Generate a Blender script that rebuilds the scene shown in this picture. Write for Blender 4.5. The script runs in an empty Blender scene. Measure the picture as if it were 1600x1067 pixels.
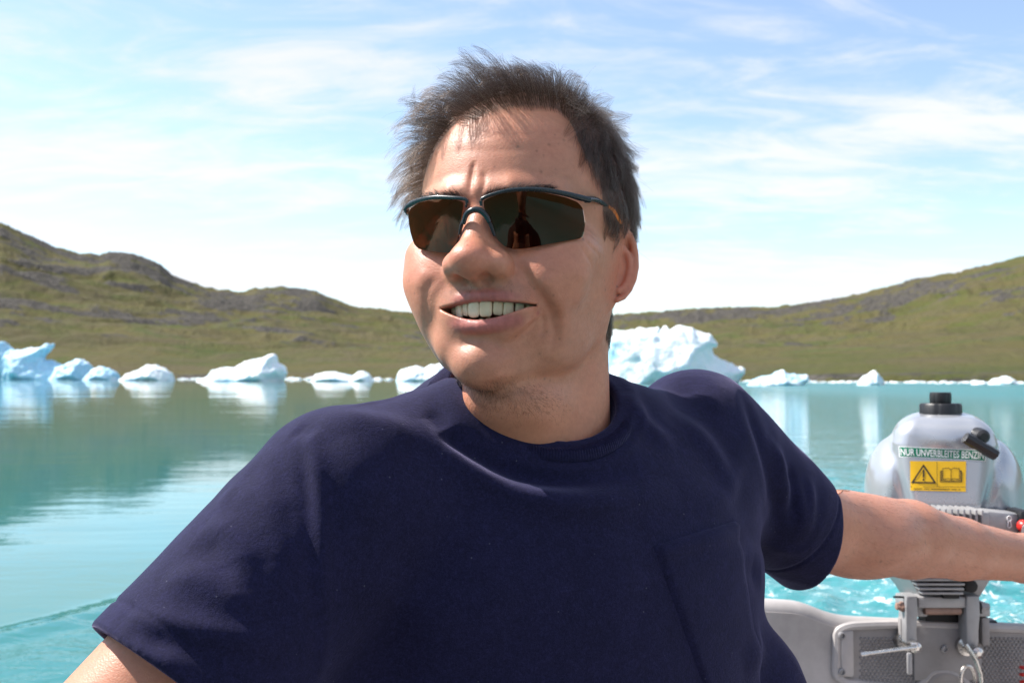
import bpy, bmesh, math, random
import numpy as np
from mathutils import Vector, Matrix, noise as mnoise
R = math.radians
rng = np.random.default_rng(7)
random.seed(7)
S = bpy.context.scene
COL = S.collection

# ------------------------------------------------------------------ camera, sky, sun, exposure
CAM_H = 0.8
FPX = 1600 * 35 / 36
PITCH = math.atan(54.5 / FPX)
cam_d = bpy.data.cameras.new('camera')
cam_d.lens = 35; cam_d.sensor_width = 36
cam_d.clip_start = 0.05; cam_d.clip_end = 20000
cam = bpy.data.objects.new('camera', cam_d); COL.objects.link(cam)
cam.location = (0, 0, CAM_H); cam.rotation_euler = (R(90) + PITCH, 0, 0)
cam_d.dof.use_dof = True; cam_d.dof.focus_distance = 0.72; cam_d.dof.aperture_fstop = 14.0
S.camera = cam
S.render.resolution_x, S.render.resolution_y = 1024, 682
S.view_settings.view_transform = 'Standard'; S.view_settings.look = 'None'
S.view_settings.exposure = 1.1; S.view_settings.gamma = 1.0
S.view_settings.use_curve_mapping = False
S.render.engine = 'CYCLES'
S.cycles.use_denoising = True
S.cycles.max_bounces = 8; S.cycles.transparent_max_bounces = 8
S.cycles.caustics_reflective = False; S.cycles.caustics_refractive = False

SUN_EL, SUN_AZ = 50.0, 15.0          # SUN_AZ: degrees behind the exact left
to_sun = Vector((-math.cos(R(SUN_EL)) * math.cos(R(SUN_AZ)), math.cos(R(SUN_EL)) * math.sin(R(SUN_AZ)), math.sin(R(SUN_EL))))
sun_d = bpy.data.lights.new('sun', 'SUN'); sun_d.energy = 4.3; sun_d.angle = R(0.5); sun_d.color = (1.0, 0.95, 0.88)
sun = bpy.data.objects.new('sun', sun_d); COL.objects.link(sun)
sun.rotation_euler = to_sun.to_track_quat('Z', 'Y').to_euler()

class NB:
    """small node-tree builder"""
    def __init__(s, nt): s.nt = nt; s.x = 0
    def n(s, t, **kw):
        nd = s.nt.nodes.new(t); s.x += 40; nd.location = (s.x, 0)
        for k, v in kw.items():
            if k.startswith('i_'):
                key = k[2:]; key = int(key) if key.isdigit() else key.replace('_', ' ')
                s.set(nd.inputs[key], v)
            else: setattr(nd, k, v)
        return nd
    def set(s, inp, v):
        if isinstance(v, bpy.types.NodeSocket): s.nt.links.new(v, inp)
        elif isinstance(v, bpy.types.Node): s.nt.links.new(v.outputs[0], inp)
        else: inp.default_value = v
    def math(s, op, a, b=None, c=None, clamp=False):
        nd = s.n('ShaderNodeMath', operation=op, use_clamp=clamp); s.set(nd.inputs[0], a)
        if b is not None: s.set(nd.inputs[1], b)
        if c is not None: s.set(nd.inputs[2], c)
        return nd.outputs[0]
    def vmath(s, op, a, b=None):
        nd = s.n('ShaderNodeVectorMath', operation=op); s.set(nd.inputs[0], a)
        if b is not None: s.set(nd.inputs[1], b)
        return nd.outputs[0] if op not in ('LENGTH', 'DISTANCE', 'DOT_PRODUCT') else nd.outputs['Value']
    def mix(s, f, a, b, mode='MIX'):
        nd = s.n('ShaderNodeMix', data_type='RGBA', blend_type=mode)
        s.set(nd.inputs[0], f); s.set(nd.inputs[6], a); s.set(nd.inputs[7], b)
        return nd.outputs[2]
    def noise(s, vec, scale, detail=4, rough=.5, dist=0.0, dim='3D'):
        nd = s.n('ShaderNodeTexNoise', noise_dimensions=dim)
        if vec is not None: s.set(nd.inputs['Vector'], vec)
        nd.inputs['Scale'].default_value = scale; nd.inputs['Detail'].default_value = detail
        nd.inputs['Roughness'].default_value = rough; nd.inputs['Distortion'].default_value = dist
        return nd.outputs[0]
    def ramp(s, f, stops, interp='LINEAR'):
        nd = s.n('ShaderNodeValToRGB'); nd.color_ramp.interpolation = interp
        el = nd.color_ramp.elements
        while len(el) > 1: el.remove(el[-1])
        for i, (p, c) in enumerate(stops):
            e = el[0] if i == 0 else el.new(p)
            e.position = p; e.color = c if len(c) == 4 else (*c, 1)
        s.set(nd.inputs[0], f); return nd.outputs[0]
    def mapr(s, v, a, b, c=0., d=1., smooth=False):
        nd = s.n('ShaderNodeMapRange', interpolation_type='SMOOTHSTEP' if smooth else 'LINEAR')
        s.set(nd.inputs[0], v)
        for i, q in enumerate((a, b, c, d)): s.set(nd.inputs[1 + i], q)
        return nd.outputs[0]
    def scale(s, vec, sc):
        nd = s.n('ShaderNodeMapping'); s.set(nd.inputs[0], vec); nd.inputs['Scale'].default_value = sc
        return nd.outputs[0]

def g(v): return (v, v, v, 1)

w = bpy.data.worlds.new('World'); S.world = w; w.use_nodes = True
b = NB(w.node_tree); w.node_tree.nodes.clear()
sky = b.n('ShaderNodeTexSky', sky_type='NISHITA', sun_disc=False)
sky.sun_elevation = R(SUN_EL); sky.sun_rotation = math.atan2(to_sun.x, to_sun.y)
sky.altitude = 0; sky.air_density = 1.0; sky.dust_density = 0.35; sky.ozone_density = 1.5
dirv = b.n('ShaderNodeTexCoord').outputs['Generated']
sep = b.n('ShaderNodeSeparateXYZ'); b.set(sep.inputs[0], dirv)
el = b.math('MAXIMUM', sep.outputs[2], 0.0)
den = b.math('ADD', el, 0.16)
cx = b.math('DIVIDE', sep.outputs[0], den); cy = b.math('DIVIDE', sep.outputs[1], den)
cp = b.n('ShaderNodeCombineXYZ'); b.set(cp.inputs[0], cx); b.set(cp.inputs[1], cy)
rot = b.n('ShaderNodeMapping'); b.set(rot.inputs[0], cp.outputs[0]); rot.inputs['Rotation'].default_value = (0, 0, R(-38)); rot.inputs['Scale'].default_value = (0.75, 1.7, 1)
rot.inputs['Location'].default_value = (2.1, 0.7, 0)
n1 = b.noise(rot.outputs[0], 0.9, 9, .62, .6)
n2 = b.noise(rot.outputs[0], 3.4, 7, .62, .9)
nn = b.math('ADD', b.math('MULTIPLY', n1, .62), b.math('MULTIPLY', n2, .38))
low = b.mapr(el, 0.02, 0.30, 0.0, 0.0)
cl = b.mapr(b.math('ADD', nn, low), 0.41, 0.62, 0.10, 1.0, True)
cloudc = b.mix(b.mapr(el, .0, .5), (4.7, 4.8, 5.05, 1), (3.6, 3.75, 4.25, 1))
skyc = b.mix(cl, sky.outputs[0], cloudc)
bg = b.n('ShaderNodeBackground'); b.set(bg.inputs[0], skyc); bg.inputs[1].default_value = 0.110
out = b.n('ShaderNodeOutputWorld'); b.set(out.inputs[0], bg.outputs[0])

# ------------------------------------------------------------------ helpers
def ray(px, py):
    x = (px - 800) / FPX; z = (533.5 - py) / FPX
    c, s = math.cos(PITCH), math.sin(PITCH)
    return np.array([x, c - s * z, s + c * z])
def P(px, py, d):
    """point seen at photograph pixel (px, py), d metres from the camera along its axis"""
    return np.array([0, 0, CAM_H]) + ray(px, py) * d

def principled(name, color=(.5, .5, .5), rough=.5, metal=0., spec=.5, coat=0., bump=None, **kw):
    m = bpy.data.materials.new(name); m.use_nodes = True
    p = m.node_tree.nodes['Principled BSDF']
    p.inputs['Base Color'].default_value = (*color, 1); p.inputs['Roughness'].default_value = rough
    p.inputs['Metallic'].default_value = metal; p.inputs['Specular IOR Level'].default_value = spec
    p.inputs['Coat Weight'].default_value = coat
    if bump or kw.get('vary'):
        q = NB(m.node_tree); tc = q.n('ShaderNodeTexCoord').outputs['Object']
        if bump:
            sc, dist = bump
            bn = q.n('ShaderNodeBump'); bn.inputs['Strength'].default_value = 1; bn.inputs['Distance'].default_value = dist
            q.set(bn.inputs['Height'], q.noise(tc, sc, 5, .6)); q.set(p.inputs['Normal'], bn.outputs[0])
        if kw.get('vary'):
            sc, am = kw['vary']
            f = q.noise(tc, sc, 6, .65)
            q.set(p.inputs['Base Color'], q.mix(q.mapr(f, .3, .7), (*[c * (1 - am) for c in color], 1), (*[min(1, c * (1 + am)) for c in color], 1)))
            q.set(p.inputs['Roughness'], q.mapr(f, .3, .7, max(0.02, rough - .08), min(1, rough + .1)))
    return m

def link(o, parent=None):
    COL.objects.link(o)
    if parent is not None: o.parent = parent
    return o
def empty(name, label, cat, loc=(0, 0, 0), group=None):
    o = bpy.data.objects.new(name, None); o.empty_display_size = .05
    o.location = loc; link(o); tag(o, label, cat, group); return o
def tag(o, label=None, cat=None, group=None, kind=None):
    if label: o['label'] = label
    if cat: o['category'] = cat
    if group: o['group'] = group
    if kind: o['kind'] = kind
    return o
def mesh(name, V, F, mat=None, parent=None, smooth=True, loc=None):
    """V are world coordinates; a parented mesh is stored relative to its parent's location"""
    V = np.asarray(V, dtype=np.float64)
    base = np.zeros(3)
    q = parent
    while q is not None:
        base += np.array(q.location); q = q.parent
    if loc is not None: base += np.array(loc) * (0 if parent is None else 1) + (np.array(loc) if parent is None else 0)
    me = bpy.data.meshes.new(name)
    me.from_pydata((V - base).tolist() if not isinstance(F, np.ndarray) else [], [], F if not isinstance(F, np.ndarray) else [])
    if isinstance(F, np.ndarray):
        me.vertices.add(len(V)); me.vertices.foreach_set('co', (V - base).astype(np.float32).ravel())
        nf, k = F.shape
        me.loops.add(nf * k); me.loops.foreach_set('vertex_index', F.astype(np.int32).ravel())
        me.polygons.add(nf); me.polygons.foreach_set('loop_start', np.arange(0, nf * k, k, dtype=np.int32))
        me.update(calc_edges=True); me.validate()
    if smooth: me.polygons.foreach_set('use_smooth', np.ones(len(me.polygons), dtype=bool))
    if mat is not None: me.materials.append(mat)
    me.update()
    o = bpy.data.objects.new(name, me); link(o, parent)
    if loc is not None: o.location = loc
    return o
def color_attr(o, name, C):
    a = o.data.attributes.new(name, 'FLOAT_COLOR', 'POINT')
    C = np.asarray(C, dtype=np.float32)
    if C.ndim == 1: C = np.repeat(C[:, None], 3, 1)
    a.data.foreach_set('color', np.concatenate([C, np.ones((len(C), 1), np.float32)], 1).ravel())

class MB:
    """collects simple solids into one vertex / face list"""
    def __init__(s): s.V = []; s.F = []
    def add(s, V, F):
        k = len(s.V); s.V += [tuple(v) for v in V]; s.F += [tuple(i + k for i in f) for f in F]; return s
    def box(s, c, size, rot=None, bev=0.0):
        bm = bmesh.new(); bmesh.ops.create_cube(bm, size=1)
        for v in bm.verts: v.co = Vector((v.co.x * size[0], v.co.y * size[1], v.co.z * size[2]))
        if bev: bmesh.ops.bevel(bm, geom=bm.edges[:], offset=bev, segments=2, profile=.5, affect='EDGES')
        M = rot if rot is not None else Matrix.Identity(3)
        bm.verts.index_update()
        s.add([M @ v.co + Vector(c) for v in bm.verts], [[v.index for v in f.verts] for f in bm.faces]); bm.free(); return s
    def tube(s, pts, r, n=10, cap=True, closed=False, flat=1.0, up=(0, 0, 1)):
        pts = [Vector(p) for p in pts]; m = len(pts)
        rr = r if hasattr(r, '__len__') else [r] * m
        V = []; F = []
        for i, p in enumerate(pts):
            a = pts[(i - 1) % m] if (closed or i > 0) else p; c = pts[(i + 1) % m] if (closed or i < m - 1) else p
            t = (c - a).normalized(); u = Vector(up)
            if abs(t.dot(u)) > .95: u = Vector((1, 0, 0)) if abs(t.x) < .9 else Vector((0, 1, 0))
            sx = t.cross(u).normalized(); sy = sx.cross(t).normalized()
            for j in range(n):
                an = 2 * math.pi * j / n
                V.append(p + sx * math.cos(an) * rr[i] + sy * math.sin(an) * rr[i] * flat)
        for i in range(m if closed else m - 1):
            k = (i + 1) % m
            for j in range(n):
                l = (j + 1) % n; F.append((i * n + j, i * n + l, k * n + l, k * n + j))
        if cap and not closed:
            F.append(tuple(range(n - 1, -1, -1))); F.append(tuple((m - 1) * n + j for j in range(n)))
        return s.add(V, F)
    def lathe(s, o, ax, prof, n=24):
        """prof: (distance along ax, radius)"""
        ax = Vector(ax).normalized(); u = Vector((0, 0, 1)) if abs(ax.z) < .9 else Vector((1, 0, 0))
        sx = ax.cross(u).normalized(); sy = ax.cross(sx).normalized()
        V = []; F = []
        for (h, r) in prof:
            for j in range(n):
                an = 2 * math.pi * j / n
                V.append(Vector(o) + ax * h + (sx * math.cos(an) + sy * math.sin(an)) * max(r, 1e-5))
        for i in range(len(prof) - 1):
            for j in range(n):
                l = (j + 1) % n; F.append((i * n + j, i * n + l, (i + 1) * n + l, (i + 1) * n + j))
        F.append(tuple(range(n - 1, -1, -1))); F.append(tuple((len(prof) - 1) * n + j for j in range(n)))
        return s.add(V, F)
    def prism(s, poly, depth, M, bev=0.0):
        """poly: 2-D outline (x, z) extruded along local y by depth, placed with the 4x4 M"""
        bm = bmesh.new()
        vs = [bm.verts.new((x, 0, z)) for x, z in poly]
        f = bm.faces.new(vs); r = bmesh.ops.extrude_face_region(bm, geom=[f])
        for v in r['geom']:
            if isinstance(v, bmesh.types.BMVert): v.co.y += depth
        if bev:
            es = [e for e in bm.edges if abs(e.verts[0].co.y - e.verts[1].co.y) < 1e-7]
            bmesh.ops.bevel(bm, geom=es, offset=bev, segments=2, profile=.5, affect='EDGES', clamp_overlap=True)
        bmesh.ops.recalc_face_normals(bm, faces=bm.faces[:])
        bm.verts.index_update()
        s.add([M @ v.co for v in bm.verts], [[v.index for v in f.verts] for f in bm.faces]); bm.free(); return s
    def build(s, name, mat, parent=None, smooth=True, angle=35):
        o = mesh(name, s.V, [list(f) for f in s.F], mat, parent, smooth)
        bm = bmesh.new(); bm.from_mesh(o.data); bmesh.ops.recalc_face_normals(bm, faces=bm.faces[:])
        if smooth:
            for e in bm.edges:
                if len(e.link_faces) == 2 and e.calc_face_angle(0) > R(angle): e.smooth = False
        bm.to_mesh(o.data); bm.free()
        return o

# ------------------------------------------------------------------ implicit modelling
def smin(a, b, k):
    h = np.clip(.5 + .5 * (b - a) / k, 0, 1); return b + (a - b) * h - k * h * (1 - h)
def smax(a, b, k): return -smin(-a, -b, k)
def ell(p, c, r, rot=None):
    q = p - np.asarray(c, dtype=p.dtype)
    if rot is not None: q = q @ np.asarray(rot, dtype=p.dtype)
    r = np.asarray(r, dtype=p.dtype)
    k0 = np.sqrt(((q / r) ** 2).sum(1)); k1 = np.sqrt(((q / (r * r)) ** 2).sum(1)) + 1e-9
    return k0 * (k0 - 1) / k1
def cone(p, a, b_, ra, rb):
    a = np.asarray(a, dtype=p.dtype); ba = np.asarray(b_, dtype=p.dtype) - a; pa = p - a
    h = np.clip(pa @ ba / (ba @ ba), 0, 1)
    return np.sqrt(((pa - h[:, None] * ba) ** 2).sum(1)) - (ra + (rb - ra) * h)
def chain(p, pts, rr, k=None):
    d = None
    for i in range(len(pts) - 1):
        e = cone(p, pts[i], pts[i + 1], rr[i], rr[i + 1])
        d = e if d is None else (np.minimum(d, e) if k is None else smin(d, e, k))
    return d
def polyd(p, pts):
    """distance to a polyline and the parameter 0..1 along it"""
    pts = np.asarray(pts, dtype=p.dtype); best = np.full(len(p), 1e9, p.dtype); tt = np.zeros(len(p), p.dtype)
    n = len(pts) - 1
    for i in range(n):
        a = pts[i]; ba = pts[i + 1] - a; pa = p - a
        h = np.clip(pa @ ba / (ba @ ba + 1e-12), 0, 1)
        d = np.sqrt(((pa - h[:, None] * ba) ** 2).sum(1)); m = d < best
        best[m] = d[m]; tt[m] = (i + h[m]) / n
    return best, tt
def crv(pts, n=8):
    """Catmull-Rom through pts"""
    p = np.asarray(pts, float); q = np.vstack([2 * p[0] - p[1], p, 2 * p[-1] - p[-2]]); out = []
    for i in range(1, len(q) - 2):
        for t in np.linspace(0, 1, n, endpoint=False):
            out.append(.5 * (2 * q[i] + (q[i + 1] - q[i - 1]) * t + (2 * q[i - 1] - 5 * q[i] + 4 * q[i + 1] - q[i + 2]) * t * t + (3 * q[i] - q[i - 1] - 3 * q[i + 1] + q[i + 2]) * t ** 3))
    out.append(q[-2]); return np.array(out)

def nets(fn, lo, hi, h, skip=6):
    """surface nets of fn < 0 inside the box lo..hi, open where the box cuts it"""
    lo = np.asarray(lo, float); n = np.ceil((np.asarray(hi, float) - lo) / h).astype(int) + 1
    n = ((n + skip - 1) // skip) * skip
    nc = n // skip
    ax = [lo[i] + h * skip * (np.arange(nc[i]) + .5) - h * .5 for i in range(3)]
    C = np.stack(np.meshgrid(*ax, indexing='ij'), -1).reshape(-1, 3).astype(np.float32)
    D = np.concatenate([fn(c) for c in np.array_split(C, max(1, len(C) // 200000))])
    near = np.abs(D) < h * skip * 2.2
    G = np.repeat(np.repeat(np.repeat(D.reshape(nc), skip, 0), skip, 1), skip, 2).astype(np.float32)
    idx = np.argwhere(near.reshape(nc))
    off = np.stack(np.meshgrid(*[np.arange(skip)] * 3, indexing='ij'), -1).reshape(-1, 3)
    for ch in np.array_split(idx, max(1, len(idx) * skip ** 3 // 300000)):
        ii = (ch[:, None, :] * skip + off[None]).reshape(-1, 3)
        G[ii[:, 0], ii[:, 1], ii[:, 2]] = fn((lo + h * ii).astype(np.float32))
    ins = G < 0
    mixed = np.zeros(tuple(n - 1), bool)
    cnt = np.zeros(tuple(n - 1), np.int8)
    cs = [(a, b_, c) for a in (0, 1) for b_ in (0, 1) for c in (0, 1)]
    sl = lambda o, k: slice(o, o + n[k] - 1)
    for o in cs: cnt += ins[sl(o[0], 0), sl(o[1], 1), sl(o[2], 2)]
    cells = np.argwhere((cnt > 0) & (cnt < 8))
    vid = np.full(tuple(n - 1), -1, np.int64); vid[cells[:, 0], cells[:, 1], cells[:, 2]] = np.arange(len(cells))
    acc = np.zeros((len(cells), 3)); wt = np.zeros(len(cells))
    val = {o: G[cells[:, 0] + o[0], cells[:, 1] + o[1], cells[:, 2] + o[2]].astype(np.float64) for o in cs}
    for o in cs:
        for k in range(3):
            if o[k] == 0:
                o2 = list(o); o2[k] = 1; o2 = tuple(o2)
                a, c = val[o], val[o2]; m = (a < 0) != (c < 0)
                t = np.where(m, a / np.where(m, a - c, 1), 0)
                q = np.tile(np.array(o, float), (len(cells), 1)); q[:, k] = t
                acc[m] += q[m]; wt[m] += 1
    V = lo + h * (cells + acc / wt[:, None])
    Fs = []
    for k in range(3):
        u, v = (k + 1) % 3, (k + 2) % 3
        s0 = [slice(None)] * 3; s1 = [slice(None)] * 3
        s0[k] = slice(0, n[k] - 1); s1[k] = slice(1, n[k])
        e = np.argwhere(ins[tuple(s0)] != ins[tuple(s1)])
        e = e[(e[:, u] > 0) & (e[:, v] > 0) & (e[:, u] < n[u] - 1) & (e[:, v] < n[v] - 1)]
        if not len(e): continue
        flip = ins[e[:, 0], e[:, 1], e[:, 2]]
        du = np.zeros(3, int); du[u] = 1; dv = np.zeros(3, int); dv[v] = 1
        q = np.stack([vid[tuple((e - du - dv).T)], vid[tuple((e - dv).T)], vid[tuple(e.T)], vid[tuple((e - du).T)]], 1)
        q[~flip] = q[~flip][:, ::-1]
        Fs.append(q)
    F = np.concatenate(Fs)
    return V, F[(F >= 0).all(1)]
def subdiv(V, F):
    E = np.sort(np.concatenate([F[:, [i, (i + 1) % 4]] for i in range(4)]), 1)
    key = E[:, 0].astype(np.int64) * len(V) + E[:, 1]
    u, inv = np.unique(key, return_inverse=True)
    mid = (V[u // len(V)] + V[u % len(V)]) / 2
    fc = V[F].mean(1); nv, ne, nf = len(V), len(u), len(F)
    em = inv.reshape(4, nf) + nv; c = np.arange(nf) + nv + ne
    Q = np.concatenate([np.stack([F[:, i], em[i], c, em[i - 1]], 1) for i in range(4)])
    return np.concatenate([V, mid, fc]), Q
def grad(fn, V, e):
    G = np.zeros_like(V)
    for k in range(3):
        d = np.zeros(3); d[k] = e
        G[:, k] = fn((V + d).astype(np.float32)) - fn((V - d).astype(np.float32))
    return G / (2 * e)
def project(fn, V, e, it=2, clampd=3.0):
    for _ in range(it):
        Gd = grad(fn, V, e); f = fn(V.astype(np.float32)).astype(float)
        s = f / np.maximum((Gd ** 2).sum(1), .05)
        V = V - np.clip(s, -clampd, clampd)[:, None] * Gd
    return V
def normals(fn, V, e):
    Gd = grad(fn, V, e); return Gd / (np.linalg.norm(Gd, axis=1, keepdims=True) + 1e-9)
def relax(V, F, it=2, lam=.5):
    E = np.concatenate([F[:, [i, (i + 1) % F.shape[1]]] for i in range(F.shape[1])])
    for _ in range(it):
        A = np.zeros_like(V); c = np.zeros(len(V))
        np.add.at(A, E[:, 0], V[E[:, 1]]); np.add.at(A, E[:, 1], V[E[:, 0]])
        np.add.at(c, E[:, 0], 1); np.add.at(c, E[:, 1], 1)
        V = V + lam * (A / np.maximum(c, 1)[:, None] - V)
    return V
def vnoise(Pn, scale, seed=0, octv=3):
    """cheap smooth pseudo noise from summed sines, about -1..1"""
    r = np.random.default_rng(seed); out = np.zeros(len(Pn)); amp = 1.; tot = 0.
    for o in range(octv):
        for _ in range(5):
            k = r.normal(size=3); k = k / np.linalg.norm(k) * scale * 2 ** o * r.uniform(.7, 1.4)
            out += amp * np.sin(Pn @ k + r.uniform(0, 6.28)); tot += amp * .8
        amp *= .5
    return out / tot * 1.6
# ------------------------------------------------------------------ hills round the fjord
RIDGE = np.array([(-500, 250), (-250, 300), (-120, 325), (0, 348), (40, 366), (80, 385), (120, 396), (152, 398), (168, 393), (205, 395), (228, 405), (248, 413), (268, 431), (292, 440), (325, 450), (380, 456), (400, 450), (440, 449), (492, 455), (520, 468), (560, 480), (600, 484), (645, 490), (720, 497), (820, 500), (900, 496), (950, 493), (1010, 489), (1080, 483), (1150, 480), (1205, 480), (1280, 472), (1340, 460), (1400, 445), (1432, 436), (1500, 425), (1550, 412), (1600, 400), (1750, 372), (1950, 330), (2200, 300)], float)
HZ = 588.
def shore_d(px): return np.interp(px, [-500, 0, 600, 1000, 1300, 1700, 2200], [300, 300, 262, 170, 138, 130, 130])
def ridge_d(px): return np.interp(px, [-500, 0, 400, 700, 1000, 1300, 1700, 2200], [900, 900, 1150, 1300, 1150, 1000, 850, 800])
def fbm(x, y, seed, octs=6, gain=.5, ridged=False):
    x, y = x * .80 + y * .60, y * .80 - x * .60
    x = x + .45 * np.sin(y * 1.7 + seed) + .2 * np.sin(y * 4.1 + x); y = y + .45 * np.sin(x * 1.9 + seed * 2)
    out = np.zeros_like(x); amp = 1.; tot = 0.
    for o in range(octs):
        v = lattice(x * 2 ** o, y * 2 ** o, seed + o)
        if ridged: v = 1 - np.abs(2 * v - 1)
        out += amp * v; tot += amp; amp *= gain
        x, y = x * .86 + y * .51 + 3.1, y * .86 - x * .51 + 7.7
    return out / tot
def lattice(x, y, seed):
    xi = np.floor(x).astype(np.int64); yi = np.floor(y).astype(np.int64); fx = x - xi; fy = y - yi
    def hsh(i, j):
        n = (i * 374761393 + j * 668265263 + seed * 982451653) & 0x7fffffff
        n = ((n ^ (n >> 13)) * 1274126177) & 0x7fffffff
        return ((n ^ (n >> 16)) & 0xffff) / 65535.
    fx = fx * fx * (3 - 2 * fx); fy = fy * fy * (3 - 2 * fy)
    return (hsh(xi, yi) * (1 - fx) + hsh(xi + 1, yi) * fx) * (1 - fy) + (hsh(xi, yi + 1) * (1 - fx) + hsh(xi + 1, yi + 1) * fx) * fy
def hill_material():
    m = bpy.data.materials.new('tundra'); m.use_nodes = True; q = NB(m.node_tree); p = m.node_tree.nodes['Principled BSDF']
    tc = q.n('ShaderNodeTexCoord').outputs['Object']
    rock = q.n('ShaderNodeAttribute', attribute_name='rock').outputs[2]
    n0 = q.noise(q.scale(tc, (1, 1, 3)), .012, 8, .62, .6); n1 = q.noise(q.scale(tc, (1, .5, 4)), .05, 8, .65); n2 = q.noise(tc, .35, 6, .7)
    grass = q.ramp(n0, [(.30, (.052, .074, .020)), (.45, (.078, .086, .024)), (.56, (.108, .090, .036)), (.7, (.058, .090, .022))])
    grass = q.mix(q.mapr(n1, .42, .62), grass, (.100, .084, .046, 1))
    grass = q.mix(q.mapr(n2, .35, .7, 0, .55), grass, (.052, .050, .020, 1))
    rk = q.ramp(n2, [(.3, (.022, .021, .019)), (.5, (.060, .055, .048)), (.7, (.135, .122, .105))])
    f = q.mapr(q.math('ADD', rock, q.math('MULTIPLY', q.math('SUBTRACT', q.noise(q.scale(tc, (1, 1, 3)), .11, 7, .7), .5), 1.1)), .52, .62, 0, 1, True)
    q.set(p.inputs['Base Color'], q.mix(f, grass, rk)); p.inputs['Roughness'].default_value = .95; p.inputs['Specular IOR Level'].default_value = .1
    bn = q.n('ShaderNodeBump'); bn.inputs['Strength'].default_value = 1; bn.inputs['Distance'].default_value = 2.5
    q.set(bn.inputs['Height'], q.math('ADD', q.math('MULTIPLY', n1, .7), q.math('MULTIPLY', n2, .5))); q.set(p.inputs['Normal'], bn.outputs[0])
    return m
TUNDRA = hill_material()
def hills(name, cols, rows):
    px = cols; s = np.linspace(0, 1, rows)
    PX, Sg = np.meshgrid(px, s, indexing='ij')
    ridge = (HZ - np.interp(px, RIDGE[:, 0], RIDGE[:, 1]))[:, None] / FPX
    d0, d1 = shore_d(PX), ridge_d(PX); D = d0 + (d1 - d0) * Sg ** 1.15
    X = (PX - 800) / FPX * D; Y = D
    kk = np.exp(-np.linspace(-2.5, 2.5, 161) ** 2); kk /= kk.sum(); step = 4.
    gx = np.arange(px[0] - 400, px[-1] + 400, step); soft = np.interp(px, gx, np.convolve(np.pad((HZ - np.interp(gx, RIDGE[:, 0], RIDGE[:, 1])), 80, mode='edge'), kk, 'valid'))[:, None] / FPX
    wr = np.clip((Sg - .45) / .5, 0, 1) ** 1.3; ridge = soft * (1 - wr) + ridge * wr
    n_ = fbm(X / 90 + 40, Y / 90 + 40, 3, 7, .52); rg = fbm(X / 60 + 9, Y / 140 + 70, 11, 6, .5, True); fine = fbm(X / 14, Y / 22, 29, 5, .6, True)
    E = ridge * (.13 * np.minimum(Sg * 6, 1) + .87 * Sg ** 1.05)
    env = np.sin(np.clip(Sg, 0, 1) * np.pi) ** .7
    ledge = np.clip((rg - .62) * 5, 0, 1)
    E = E + ridge * env * ((n_ - .5) * .30 + (rg - .6) * .16) + (fine - .5) * .0042 * np.clip(Sg * 5, 0, 1)
    Z = CAM_H + E * D; Z[:, 0] = -1.0; Z[:, 1] = np.maximum(Z[:, 1] * .2, .4)
    rock = ledge * .40 + np.clip((fine - .55) * 2.4, 0, .5) * .6 + np.clip((fbm(X / 55 + 3, Y / 70, 41, 5, .55) - .5) * 2.6, -.4, .5)
    rock += .22 * np.clip((Sg - .72) / .2, 0, 1)
    rock = rock * np.clip(Sg * 3.0 - .2, .0, 1) + .5 * np.exp(-((PX - 215) / 45) ** 2) * np.exp(-((Sg - .9) / .12) ** 2)
    rock += .55 * (Sg < .025)
    # the back slope beyond the crest, falling away out of sight
    V = np.stack([X, Y, Z], -1)
    back = V[:, -1:].copy(); back[..., 1] += 260; back[..., 0] *= (back[..., 1] / V[:, -1:, 1]); back[..., 2] -= 30
    V = np.concatenate([V, back], 1); rock = np.concatenate([rock, rock[:, -1:]], 1)
    n, m = V.shape[:2]
    i, j = np.meshgrid(np.arange(n - 1), np.arange(m - 1), indexing='ij'); a = i * m + j
    F = np.stack([a, a + m, a + m + 1, a + 1], -1).reshape(-1, 4)
    o = mesh(name, V.reshape(-1, 3), F, TUNDRA); o['kind'] = 'structure'
    at = o.data.attributes.new('rock', 'FLOAT', 'POINT'); at.data.foreach_set('value', rock.ravel().astype(np.float32))
    return o
hills('hills', np.concatenate([np.arange(-500, -40, 6), np.arange(-40, 1640, 1.6), np.arange(1640, 2200, 6)]), 190)
def far_shore():
    """the rest of the fjord's rim, beside and behind the boat"""
    az = np.radians(np.linspace(39, 323, 250)); s = np.linspace(0, 1, 30)
    A, Sg = np.meshgrid(az, s, indexing='ij'); D = 420 + 900 * Sg
    E = (.10 + .05 * np.sin(A * 2.3) + .03 * np.sin(A * 5.1 + 1)) * Sg ** .9 * (1 + .25 * (fbm(A * 9 + 20, Sg * 6, 5, 4) - .5))
    X = np.sin(A) * D; Y = np.cos(A) * D; Z = CAM_H + E * D; Z[:, 0] = -1
    V = np.stack([X, Y, Z], -1); n, m = V.shape[:2]
    i, j = np.meshgrid(np.arange(n - 1), np.arange(m - 1), indexing='ij'); a = i * m + j
    F = np.stack([a, a + m, a + m + 1, a + 1], -1).reshape(-1, 4)
    o = mesh('hills', V.reshape(-1, 3), F, TUNDRA); o['kind'] = 'structure'
    at = o.data.attributes.new('rock', 'FLOAT', 'POINT'); at.data.foreach_set('value', (fbm(X / 60, Y / 60, 8, 5) * .7).ravel().astype(np.float32))
far_shore()

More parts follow.
